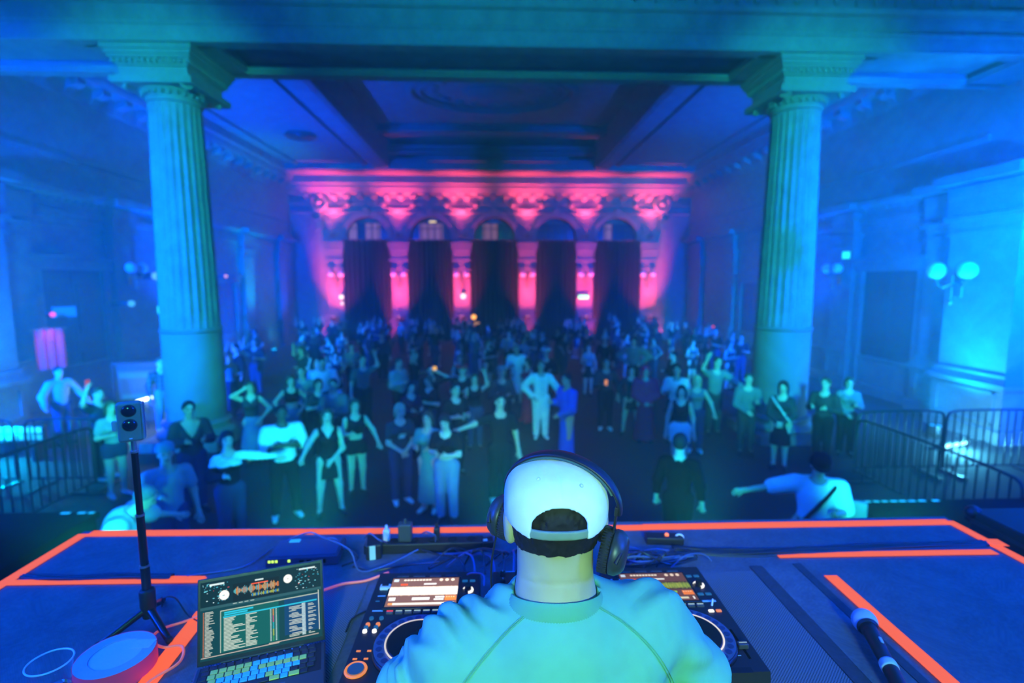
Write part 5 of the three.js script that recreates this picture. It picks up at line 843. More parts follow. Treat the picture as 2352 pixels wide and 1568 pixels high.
// ---- mixer
{
  const W = 0.318, D = 0.44, t = thing('dj_mixer', 'black four-channel mixer between the two players', 'mixer', [0.152, DESK, -1.37]), y = 0.1;
  part(t, 'case', rb(W, 0.088, D, 0.006, 0, 0.056, 0), M.black);
  for (const a of [-1, 1]) for (const b of [-1, 1]) part(t, 'foot', cyl(0.014, 0.016, 0.012, a * 0.12, 0.006, b * 0.18, 12), M.blackRough);
  const kn = cyl(0.0075, 0.009, 0.016, 0, 0.008, 0, 14), capM = mat([0.35, 0.37, 0.4], 0.4), dot = bx(0.002, 0.001, 0.007, 0, 0.0165, -0.003);
  for (let c = 0; c < 6; c++) for (let r = 0; r < 5; r++) { const o = part(t, 'knob', kn, M.blackGloss); o.position.set(-0.125 + c * 0.05, y, -0.19 + r * 0.042); const d = part(o, 'pointer', dot, capM); }
  for (let c = 0; c < 4; c++) { part(t, 'fader_slot', bx(0.004, 0.001, 0.07, -0.075 + c * 0.05, y + 0.001, 0.08), M.velvet); part(t, 'fader_cap', rb(0.018, 0.014, 0.012, 0.003, -0.075 + c * 0.05, y + 0.008, 0.06 + 0.02 * c % 0.03), capM); }
  part(t, 'cross_slot', bx(0.07, 0.001, 0.004, 0, y + 0.001, 0.165), M.velvet); part(t, 'cross_fader', rb(0.012, 0.014, 0.02, 0.003, 0.005, y + 0.008, 0.165), capM);
  for (let c = 0; c < 4; c++) part(t, 'channel_light', bx(0.012, 0.002, 0.006, -0.075 + c * 0.05, y + 0.001, 0.028), c % 2 ? chip.or : chip.cy);
  for (let i = 0; i < 4; i++) part(t, 'top_mark', bx(0.03, 0.001, 0.003, -0.1 + i * 0.066, y + 0.001, -0.213), chip.pr);
}
// ---- laptop
{
  const a = onY(452, 1533, DESK + 0.035), b = onY(748, 1468, DESK + 0.035), ang = Math.atan2(-(b.z - a.z), b.x - a.x), W = b.clone().sub(a).length(), mid = a.clone().add(b).multiplyScalar(0.5);
  const t = thing('laptop', 'open laptop with DJ software and coloured key skins left of the player', 'laptop', [mid.x, DESK, mid.z], ang), DB = W * 0.70, HB = W * 0.68, y0 = 0.03;
  const alu = mat([0.10, 0.11, 0.12], 0.45, { metalness: 0.7 });
  part(t, 'base', rb(W, 0.014, DB, 0.006, 0, y0, DB / 2 + 0.006), alu);
  part(t, 'keyboard_well', bx(W * 0.93, 0.001, DB * 0.48, 0, y0 + 0.0072, DB * 0.29), M.black);
  part(t, 'trackpad', rb(W * 0.4, 0.001, DB * 0.38, 0.004, 0, y0 + 0.0072, DB * 0.78), mat([0.12, 0.13, 0.14], 0.4));
  part(t, 'riser_stand', merge([bx(0.02, y0 - 0.006, DB * 0.8, -W * 0.36, (y0 - 0.006) / 2, DB * 0.5), bx(0.02, y0 - 0.006, DB * 0.8, W * 0.36, (y0 - 0.006) / 2, DB * 0.5), bx(W * 0.74, 0.004, 0.02, 0, y0 - 0.009, DB * 0.8)]), M.darkSteel);
  const lid = new THREE.Group(); lid.name = 'lid'; t.add(lid); lid.position.set(0, y0 + 0.006, 0.004);
  // lid tilt from where its top edge shows
  const top = ray(599, 1305), base = V(mid.x, DESK + y0 + 0.006, mid.z), nrm = V(Math.sin(ang), 0, Math.cos(ang)); let best = 0, bd = 1e9;
  for (let q = -10; q < 50; q += 0.5) { const e = base.clone().addScaledVector(V(0, 1, 0), HB * Math.cos(q * D2R)).addScaledVector(nrm, -HB * Math.sin(q * D2R)), s = e.clone().project(camera), py = (1 - s.y) * 784; if (Math.abs(py - 1305) < bd) { bd = Math.abs(py - 1305); best = q; } }
  lid.rotation.x = -best * D2R;
  const shell = part(lid, 'lid_shell', rb(W, HB, 0.006, 0.004, 0, HB / 2, -0.003), alu);
  part(lid, 'bezel', rb(W - 0.004, HB - 0.004, 0.002, 0.004, 0, HB / 2, 0.0005), M.blackGloss);
  part(t, 'hinge', rod([-W * 0.32, y0 + 0.006, 0.002], [W * 0.32, y0 + 0.006, 0.002], 0.005), M.black);
  const ui = canvas(1280, 820, (g, w, h) => {
    const q = mulberry(11); g.fillStyle = '#04161c'; g.fillRect(0, 0, w, h);
    const gr = g; gr.fillStyle = '#05222a'; g.fillRect(0, 0, w, 300);
    g.fillStyle = '#08121a'; g.fillRect(330, 70, 490, 190);
    g.fillStyle = '#d8e8e6'; g.fillRect(90, 30, 150, 20); g.fillRect(1040, 26, 180, 18); g.fillRect(560, 60, 90, 16); g.fillStyle = '#ff5a30'; g.fillRect(520, 96, 180, 12);
    for (let x = 336, i = 0; x < 816; x += 5, i++) { const a = 10 + 34 * Math.abs(Math.sin(i * 0.21)) * (0.4 + q()); g.fillStyle = q() < 0.3 ? '#ffb347' : q() < 0.5 ? '#ff8a3a' : '#5fd0d8'; g.fillRect(x, 150 - a, 3, a * 2); }
    for (let x = 520; x < 820; x += 6) { const a = 8 + 18 * q(); g.fillStyle = q() < 0.5 ? '#c8d040' : '#2a8ad0'; g.fillRect(x, 224 - a, 4, a * 1.6); }
    for (const [x, y, s] of [[240, 170, 52], [915, 116, 48]]) { g.fillStyle = '#f6f6ec'; g.beginPath(); g.arc(x, y, s, 0, 7); g.fill(); g.fillStyle = '#223'; g.beginPath(); g.arc(x, y, 4, 0, 7); g.fill(); }
    for (let i = 0; i < 90; i++) { g.fillStyle = ['#7fe0e8', '#d8f0ee', '#40a8c0', '#e04a50'][(q() * 3.2) | 0]; const l = i % 2; g.fillRect((l ? 20 : 990) + q() * 260, 20 + q() * 230, 6 + q() * 16, 5 + q() * 4); }
    g.fillStyle = '#2d565c'; g.fillRect(0, 268, w, 30); g.fillStyle = '#c9d8cc'; for (let i = 0; i < 4; i++) g.fillRect(330 + i * 60, 276, 40, 6);
    g.fillStyle = '#083a40'; g.fillRect(0, 300, w, h - 300); g.fillStyle = '#0a5a54'; g.fillRect(210, 340, 600, h - 390); g.fillStyle = '#083c6a'; g.fillRect(870, 330, 390, h - 420);
    g.fillStyle = '#b8c4b0'; g.fillRect(200, 330, 1040, 10); g.fillRect(200, 330, 8, 440); g.fillStyle = '#2ac0dc'; g.fillRect(240, 352, 300, 16); g.fillRect(240, 374, 240, 16); g.fillRect(230, 398, 1000, 14);
    for (let r = 0; r < 24; r++) { const y = 418 + r * 14.4; g.fillStyle = '#dfe6d4'; g.fillRect(236, y, 70 + q() * 150, 7); g.fillRect(460, y, 40 + q() * 90, 7); if (r % 5) g.fillRect(920 + (r % 3 ? 0 : 30), y, 60 + q() * 120, 6); if (r % 3) g.fillRect(1130, y, 20 + q() * 70, 6); g.fillStyle = '#cfe6e6'; g.fillRect(716, y, 14, 7); g.fillRect(774, y, 14, 7); g.fillRect(1060, y - 1, 40, 9); g.fillStyle = ['#ff9a30', '#e0508a', '#3ac0d0', '#c8d030', '#50b050'][(r / 5) | 0]; g.fillRect(744, y, 14, 8); }
    for (let r = 0; r < 34; r++) { const y = 322 + r * 13.6; g.fillStyle = '#f08040'; g.fillRect(28, y, 9, 7); g.fillStyle = '#d8ddcc'; g.fillRect(46, y, 30 + q() * 70, 6); }
    g.fillStyle = '#c8b8a8'; g.fillRect(10, 786, 800, 8); g.fillRect(700, 776, 540, 8); g.fillStyle = '#d8ddcc'; g.fillRect(1246, 300, 8, 440);
  });
  const sg = new THREE.PlaneGeometry(W - 0.016, HB - 0.022); part(lid, 'screen', sg.translate(0, HB / 2 + 0.002, 0.0018), screenMat(ui, 1.15), 'lit screen with track lists and waveforms');
  // keys with coloured skins
  const kw = W * 0.0622, kh = W * 0.055, key = rb(kw * 0.88, 0.003, kh * 0.86, 0.0012, 0, 0, 0, 1), keyW = (n) => rb(kw * n - kw * 0.12, 0.003, kh * 0.86, 0.0012, 0, 0, 0, 1);
  const yel = mat([0.75, 0.72, 0.10], 0.6), cy = mat([0.10, 0.62, 0.75], 0.6), blk = mat([0.02, 0.025, 0.03], 0.5);
  const rows = ['kkkkkkkkkkkkkk', 'kyyyyyccccckkk', 'kyyyyycyyyyyyk', 'kycccccccccckk', 'kcccccccycckkk'];
  rows.forEach((s, r) => [...s].forEach((c, i) => { const o = part(t, 'key', key, { k: blk, y: yel, c: cy }[c]); o.position.set(-W * 0.425 + i * kw + (r % 2) * kw * 0.2, y0 + 0.0095, DB * 0.1 + r * kh); }));
  [['k', 1], ['k', 1], ['k', 1.3], ['k', 5.2], ['y', 1.3], ['c', 1], ['y', 1.4], ['k', 1]].reduce((x, [c, n]) => { const o = part(t, 'key', keyW(n), { k: blk, y: yel, c: cy }[c]); o.position.set(x + (kw * n) / 2, y0 + 0.0095, DB * 0.1 + 5 * kh); return x + kw * n; }, -W * 0.455);
  const led = mat([0.5, 0.6, 0.62], 0.5); for (let i = 0; i < 12; i++) part(t, 'key_print', bx(0.004, 0.0006, 0.004, -W * 0.36 + i * kw * 1.05, y0 + 0.0078, DB * 0.055), led);
}
// ---- tripod with a two-lens camera
{
  const b = onY(345, 1440, DESK), t = thing('camera_tripod', 'slim black table tripod holding the two-lens camera', 'tripod', [b.x, DESK, b.z]);
  const lean = 0.0, H = 0.585, hub = 0.075;
  part(t, 'pole', merge([rod([0, hub, 0], [0, 0.2, 0], 0.0125, 0.0125, 16), rod([0, 0.2, 0], [0, 0.36, 0], 0.0108, 0.0108, 16), rod([0, 0.36, 0], [0, H - 0.03, 0], 0.0092, 0.0092, 16)]), M.blackGloss);
  for (const [y, r] of [[0.2, 0.0135], [0.36, 0.0118], [H - 0.03, 0.0108]]) part(t, 'collar', cyl(r, r, 0.006, 0, y, 0, 16), M.steel);
  part(t, 'hub', lathe([[0, 0.03], [0.016, 0.035], [0.021, 0.07], [0.021, 0.12], [0.0165, 0.126], [0, 0.126]], 20), M.black);
  for (const a of [2.35, 0.62, 4.4]) { const e = [0.125 * Math.cos(a), 0.008, 0.125 * Math.sin(a)]; part(t, 'leg', rod([0.012 * Math.cos(a), 0.06, 0.012 * Math.sin(a)], e, 0.0115, 0.009, 12), M.blackGloss); part(t, 'foot', sph(0.0105, e[0], 0.0105, e[2], 10, 8), M.blackRough); }
  part(t, 'head_screw', cyl(0.007, 0.007, 0.035, 0, H - 0.016, 0, 14), M.steel);
  const c = thing('action_camera', 'flat grey two-lens camera on top of the thin tripod', 'camera', [b.x - 0.004, DESK + H, b.z], 0.45);
  part(c, 'camera_body', rb(0.062, 0.118, 0.026, 0.009, 0, 0.06, 0, 3), mat([0.16, 0.2, 0.18], 0.5));
  part(c, 'side_band', rb(0.006, 0.11, 0.029, 0.003, 0.031, 0.06, 0), mat([0.35, 0.4, 0.42], 0.35, { metalness: 0.6 }));
  for (const y of [0.094, 0.052]) { part(c, 'lens_ring', new THREE.TorusGeometry(0.0165, 0.002, 8, 28).translate(0, y, 0.0135), M.black); part(c, 'lens', new THREE.SphereGeometry(0.017, 20, 12, 0, 2 * Math.PI, 0, Math.PI / 2).scale(1, 0.45, 1).rotateX(Math.PI / 2).translate(0, y, 0.0125), mat([0.01, 0.02, 0.03], 0.08)); }
  part(c, 'button', cyl(0.004, 0.004, 0.002, 0, 0.012, 0.0135, 12).rotateX(0), M.white); part(c, 'mount', rb(0.016, 0.03, 0.012, 0.003, -0.036, 0.05, 0), mat([0.3, 0.36, 0.38], 0.4));
}
// ---- cup, tape roll
{
  const p = onY(138, 1568, DESK + 0.05), t = thing('plastic_cup', 'clear plastic cup beside the tape roll', 'cup', [p.x - 0.015, DESK, p.z + 0.005]);
  const cupM = new THREE.MeshPhysicalMaterial({ color: 0xffffff, transmission: 1, roughness: 0.05, thickness: 0, ior: 1.45 });
  part(t, 'wall', lathe([[0.032, 0.002], [0.0445, 0.1], [0.0465, 0.112]], 40), cupM);
  part(t, 'rim', new THREE.TorusGeometry(0.0468, 0.0022, 8, 44).rotateX(Math.PI / 2).translate(0, 0.112, 0), mat([0.7, 0.75, 0.78], 0.2)); part(t, 'bottom', cyl(0.032, 0.032, 0.003, 0, 0.0025, 0, 32), cupM);
  part(t, 'drink', cyl(0.036, 0.0325, 0.03, 0, 0.02, 0, 32), new THREE.MeshPhysicalMaterial({ color: 0xffffff, transmission: 1, roughness: 0.02, thickness: 0.03, ior: 1.33 }));
  const ice = new THREE.MeshPhysicalMaterial({ color: 0xe8f6ff, transmission: 0.9, roughness: 0.25, thickness: 0.02, ior: 1.31 }); for (const [x, z, a] of [[-0.01, 0.008, 0.3], [0.012, -0.004, 1.1], [0.0, -0.014, 0.7]]) { const o = part(t, 'ice_cube', rb(0.02, 0.018, 0.02, 0.004), ice); o.position.set(x, 0.035, z); o.rotation.y = a; }
  const q = onY(266, 1500, DESK + 0.052), r = thing('tape_roll', 'fat roll of pink-red gaffer tape lying beside the tripod', 'tape roll', [q.x, DESK, q.z]);
  const ring = new THREE.Shape(); ring.absarc(0, 0, 0.0905, 0, 2 * Math.PI, false); const hole = new THREE.Path(); hole.absarc(0, 0, 0.06, 0, 2 * Math.PI, true); ring.holes.push(hole);
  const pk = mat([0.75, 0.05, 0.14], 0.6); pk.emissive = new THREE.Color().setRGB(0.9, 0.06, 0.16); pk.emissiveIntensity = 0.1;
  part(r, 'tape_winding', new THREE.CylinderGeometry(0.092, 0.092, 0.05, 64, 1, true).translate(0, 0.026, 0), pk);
  part(r, 'winding_edge', ext(ring, 0.048, 0.0, 48).rotateX(-Math.PI / 2).translate(0, 0.003, 0), mat([0.42, 0.42, 0.46], 0.6));
  part(r, 'card_core', cyl(0.0595, 0.0595, 0.044, 0, 0.026, 0, 48), mat([0.55, 0.6, 0.62], 0.5), 'pale disc filling the core');
  part(r, 'loose_end', bx(0.05, 0.001, 0.035, 0.05, 0.0525, -0.035), mat([0.6, 0.62, 0.64], 0.5));
}
// ---- cables, adapters, power strip behind the players
{
  const at = (x, y, h = 0.01) => { const p = onY(x, y, DESK + h); return [p.x, DESK + h, p.z]; };
  const col = { blk: mat([0.025, 0.025, 0.03], 0.22), blue: mat([0.08, 0.12, 0.22], 0.22), pink: mat([0.9, 0.22, 0.12], 0.5), wht: mat([0.6, 0.62, 0.64], 0.45) };
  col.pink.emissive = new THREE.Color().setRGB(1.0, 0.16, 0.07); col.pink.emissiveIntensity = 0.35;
  const cable = (label, pts, r, m) => solo('cable', tube(pts, r, 70, 7), m, label, 'cable', 'loose cables on the desk');
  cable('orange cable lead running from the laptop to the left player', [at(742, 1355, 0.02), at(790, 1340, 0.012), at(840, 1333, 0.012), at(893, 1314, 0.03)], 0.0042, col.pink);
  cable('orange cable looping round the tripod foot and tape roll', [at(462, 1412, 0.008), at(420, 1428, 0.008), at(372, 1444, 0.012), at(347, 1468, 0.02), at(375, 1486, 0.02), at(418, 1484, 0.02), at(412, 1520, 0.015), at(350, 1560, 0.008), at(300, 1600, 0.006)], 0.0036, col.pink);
  cable('thin black cable arching up behind the laptop on the left', [at(430, 1322, 0.006), at(560, 1300, 0.006), at(640, 1250, 0.01), at(700, 1225, 0.05), at(745, 1235, 0.12), at(805, 1265, 0.11), at(825, 1310, 0.04), at(880, 1300, 0.02), at(960, 1262, 0.03)], 0.0032, col.blue);
  cable('black cable loop with a white plug standing above the far edge', [at(838, 1235, 0.02), at(850, 1225, 0.1), at(872, 1240, 0.13), at(886, 1245, 0.08), at(889, 1250, 0.03)], 0.0035, col.blue);
  cable('thin dark cable hooking over the power strip', [at(965, 1228, 0.01), at(975, 1222, 0.07), at(985, 1222, 0.1), at(998, 1228, 0.09), at(1000, 1250, 0.02)], 0.003, col.blue);
  cable('black cable sagging between adapter and left player', [at(810, 1300, 0.04), at(850, 1310, 0.012), at(930, 1298, 0.02), at(1010, 1290, 0.05)], 0.0038, col.blk);
  cable('thick black cable pair crossing towards the mixer', [at(985, 1305, 0.04), at(1060, 1270, 0.04), at(1100, 1262, 0.03), at(1150, 1270, 0.03)], 0.0055, col.blk);
  cable('blue-black cable curling up beside the mixer', [at(1065, 1325, 0.08), at(1085, 1315, 0.12), at(1110, 1320, 0.12), at(1112, 1345, 0.1)], 0.003, col.blue);
  cable('dark cable curling at the left of the adapter pile', [at(700, 1300, 0.008), at(745, 1262, 0.02), at(800, 1262, 0.03), at(820, 1285, 0.02), at(785, 1300, 0.012)], 0.004, col.blk);
  cable('black cable tail drooping off the mat near the laptop', [at(880, 1390, 0.02), at(845, 1402, 0.006), at(810, 1420, 0.006), at(795, 1450, 0.006)], 0.003, col.blk);
  cable('thin black lead arching beside the tripod foot', [at(372, 1392, 0.01), at(376, 1372, 0.05), at(400, 1372, 0.05), at(430, 1410, 0.01), at(465, 1432, 0.006)], 0.0024, col.blk);
  for (let i = 0; i < 7; i++) cable(['short black lead tangled behind the right player, nearest', 'second short black lead tangled behind the right player', 'third short black lead tangled behind the right player', 'black lead leaving the mixer to the right', 'black lead curling over the right adapter', 'dark lead crossing the right cable pile', 'dark lead under the right cable pile'][i], [at(1385 + i * 14, 1305 - i * 5, 0.03), at(1440 + i * 6, 1262 + (i * 17) % 40, 0.05 + 0.012 * (i % 3)), at(1510 + i * 5, 1270 + (i * 11) % 30, 0.02 + 0.015 * (i % 2)), at(1560 + i * 8, 1268 + (i * 7) % 20, 0.012)], 0.0042, i % 3 === 1 ? col.blue : col.blk);
  for (let i = 0; i < 6; i++) cable(['black patch lead rising behind the mixer, leftmost', 'second black patch lead behind the mixer', 'third black patch lead behind the mixer', 'black patch lead crossing the power strip', 'dark lead lying along the power strip', 'dark lead looping over the left cable pile'][i], [at(1070 + i * 22, 1318, 0.07), at(1060 + i * 24, 1288 - (i % 3) * 10, 0.1), at(1000 + i * 34, 1272, 0.03), at(960 + i * 40, 1258 + (i % 2) * 14, 0.012)], 0.004, i % 2 ? col.blue : col.blk);
  for (let i = 0; i < 10; i++) { const r = i % 2, x0 = r ? 1395 + i * 16 : 985 + i * 20, q = mulberry(40 + i); cable(r ? 'thin dark lead in the tangle behind the right player' : 'thin dark lead in the tangle behind the mixer', [at(x0, 1308 - q() * 10, 0.03), at(x0 + 20 + q() * 30, 1262 + q() * 16, 0.05 + q() * 0.05), at(x0 + 60 + q() * 40, 1280 - q() * 26, 0.02 + q() * 0.03), at(x0 + 95, 1262 + q() * 30, 0.012)], 0.0028 + q() * 0.0014, q() < 0.5 ? col.blue : col.blk); }
  // power strip with plugs
  const ps = at(975, 1262, 0), s = thing('power_strip', 'black power strip with plugs behind the left player', 'power strip', [ps[0], DESK, ps[2]], 0.02);
  part(s, 'strip_body', rb(0.46, 0.04, 0.055, 0.006, 0, 0.02, 0), M.black); for (let i = 0; i < 6; i++) part(s, 'socket', cyl(0.018, 0.018, 0.002, -0.19 + i * 0.075, 0.041, 0, 18), M.blackGloss);
  const plugs = [['white wall plug standing in the power strip', 886, 1246, col.wht, [0.026, 0.045, 0.026]], ['black square adapter plugged into the power strip', 928, 1250, mat([0.05, 0.06, 0.05], 0.5), [0.052, 0.07, 0.04]], ['slim black plug at the right of the power strip', 1000, 1255, M.black, [0.024, 0.05, 0.026]]];
  for (const [l, x, y, m, d] of plugs) { const p = at(x, y, 0.04), o = thing('plug', l, 'plug', [p[0], DESK + 0.04, ps[2] - 0.004]); part(o, 'plug_body', rb(...d, 0.006, 0, d[1] / 2, 0), m); part(o, 'cord_grip', cyl(0.005, 0.007, 0.02, 0, d[1] + 0.008, 0, 12), m); }
  const st = at(860, 1272, 0), lb = thing('adapter', 'black power adapter with a pale label strip', 'adapter', [st[0], DESK, st[2]], 0.2); part(lb, 'adapter_body', rb(0.06, 0.06, 0.09, 0.008, 0, 0.03, 0), M.black); part(lb, 'pale_label', bx(0.022, 0.056, 0.001, -0.005, 0.03, 0.046), mat([0.55, 0.75, 0.55], 0.6));
  const sw = at(690, 1285, 0), n = thing('network_switch', 'flat dark network box with green lights behind the laptop', 'network box', [sw[0] + 0.02, DESK, sw[2] - 0.02], 0.06);
  part(n, 'box_body', rb(0.26, 0.035, 0.14, 0.004, 0, 0.02, 0), mat([0.05, 0.06, 0.08], 0.45)); part(n, 'top_plate', rb(0.24, 0.003, 0.12, 0.001, 0, 0.039, 0), mat([0.06, 0.08, 0.12], 0.4));
  for (const x of [-0.115, -0.103, -0.09, -0.045]) part(n, 'status_light', bx(0.008, 0.008, 0.003, x, 0.026, 0.071), glow([0.55, 1.0, 0.1], 1.6)); part(n, 'green_tag', bx(0.04, 0.002, 0.022, -0.06, 0.0415, -0.05), mat([0.25, 0.8, 0.45], 0.6)); for (let i = 0; i < 4; i++) part(n, 'port', bx(0.016, 0.014, 0.003, 0.0 + i * 0.026, 0.02, 0.071), M.velvet);
  const ad = at(1525, 1245, 0), a2 = thing('adapter', 'dark adapter block with an orange indicator behind the right player', 'adapter', [ad[0], DESK, ad[2]], -0.1); part(a2, 'adapter_body', rb(0.15, 0.03, 0.05, 0.006, 0, 0.015, 0), M.black); part(a2, 'indicator_light', sph(0.0085, 0.01, 0.032, 0.0, 12, 8), glow([1.0, 0.22, 0.03], 1.6)); part(a2, 'cable_tie', new THREE.TorusGeometry(0.016, 0.004, 6, 14).translate(0.06, 0.02, 0), M.white);
  const hb = at(1105, 1255, 0), a3 = thing('adapter', 'small black hub with a pale sticker left of the headphones', 'adapter', [hb[0], DESK, hb[2]], 0.15); part(a3, 'adapter_body', rb(0.1, 0.03, 0.05, 0.006, 0, 0.015, 0), M.black); part(a3, 'sticker', bx(0.028, 0.001, 0.016, 0.01, 0.0308, 0.008), mat([0.55, 0.75, 0.55], 0.6));
  for (const [x, y, l] of [[745, 1262, 'dark coiled cable bundle right of the network box'], [1440, 1285, 'dark coiled cable bundle behind the right player']]) { const p = at(x, y, 0.006), o = thing('cable_coil', l, 'cable', [p[0], DESK, p[2]]); for (let i = 0; i < 4; i++) part(o, 'coil', new THREE.TorusGeometry(0.04 + 0.006 * (i % 3), 0.0045, 6, 30).rotateX(Math.PI / 2 + 0.12 * (i - 1.5)).translate(0.006 * i, 0.009 + i * 0.008, 0.004 * i), i % 2 ? col.blue : col.blk); part(o, 'tie', new THREE.TorusGeometry(0.014, 0.004, 6, 14).translate(0.042, 0.018, 0), col.blk); }
}
// ---- microphone
{
  const a = onY(1990, 1440, DESK + 0.028), b = onY(2062, 1568, DESK + 0.024), d = b.clone().sub(a), t = thing('microphone', 'black handheld microphone with a pale ball grille and ring', 'microphone', [a.x, DESK + 0.0355, a.z]);
  d.y = -0.011; t.quaternion.setFromUnitVectors(V(0, 1, 0), d.normalize().negate());     // local +y points to the grille tip
  part(t, 'grille', new THREE.SphereGeometry(0.034, 28, 20).scale(1, 1.1, 1).translate(0, 0.016, 0), mat([0.62, 0.70, 0.74], 0.5, { bumpMap: TEX.weave, bumpScale: 0.001 }), 'pale mesh ball'); part(t, 'grille_band', cyl(0.029, 0.024, 0.008, 0, -0.013, 0, 32), M.black);
  part(t, 'handle', lathe([[0.0, -0.02], [0.0225, -0.018], [0.0205, -0.04], [0.0195, -0.09], [0.018, -0.15], [0, -0.15]], 36), M.black); part(t, 'grip_ring', lathe([[0.0, -0.15], [0.0205, -0.15], [0.0215, -0.156], [0.0215, -0.17], [0.0205, -0.176], [0, -0.176]], 36), mat([0.6, 0.7, 0.7], 0.5), 'pale identification ring'); part(t, 'tail', lathe([[0, -0.176], [0.0195, -0.176], [0.0175, -0.25], [0.015, -0.255], [0, -0.255]], 32), M.black);
  part(t, 'switch', rb(0.008, 0.022, 0.004, 0.002, 0.0, -0.085, 0.0205), chip.pr);
}
// ---- road case by the right edge of the desk
{
  const p = onY(2218, 1170, 2.5), t = thing('road_case', 'black road case standing right of the desk', 'road case', [p.x + 0.42, STAGE, p.z + 0.36]);
  part(t, 'case_body', rb(0.8, 0.9, 0.72, 0.02, 0, 0.45, 0), M.blackRough); part(t, 'lid', rb(0.81, 0.05, 0.73, 0.012, 0, 0.92, 0), M.black);
  for (const a of [-1, 1]) for (const b of [-1, 1]) part(t, 'corner', sph(0.035, a * 0.39, 0.93, b * 0.35, 10, 8), M.darkSteel);
  part(t, 'edge_trim', merge([bx(0.82, 0.02, 0.02, 0, 0.895, 0.36), bx(0.82, 0.02, 0.02, 0, 0.895, -0.36), bx(0.02, 0.02, 0.72, -0.4, 0.895, 0), bx(0.02, 0.02, 0.72, 0.4, 0.895, 0)]), M.darkSteel); part(t, 'red_tag', bx(0.001, 0.09, 0.05, -0.405, 0.8, -0.24), mat([0.5, 0.02, 0.03], 0.7));
}
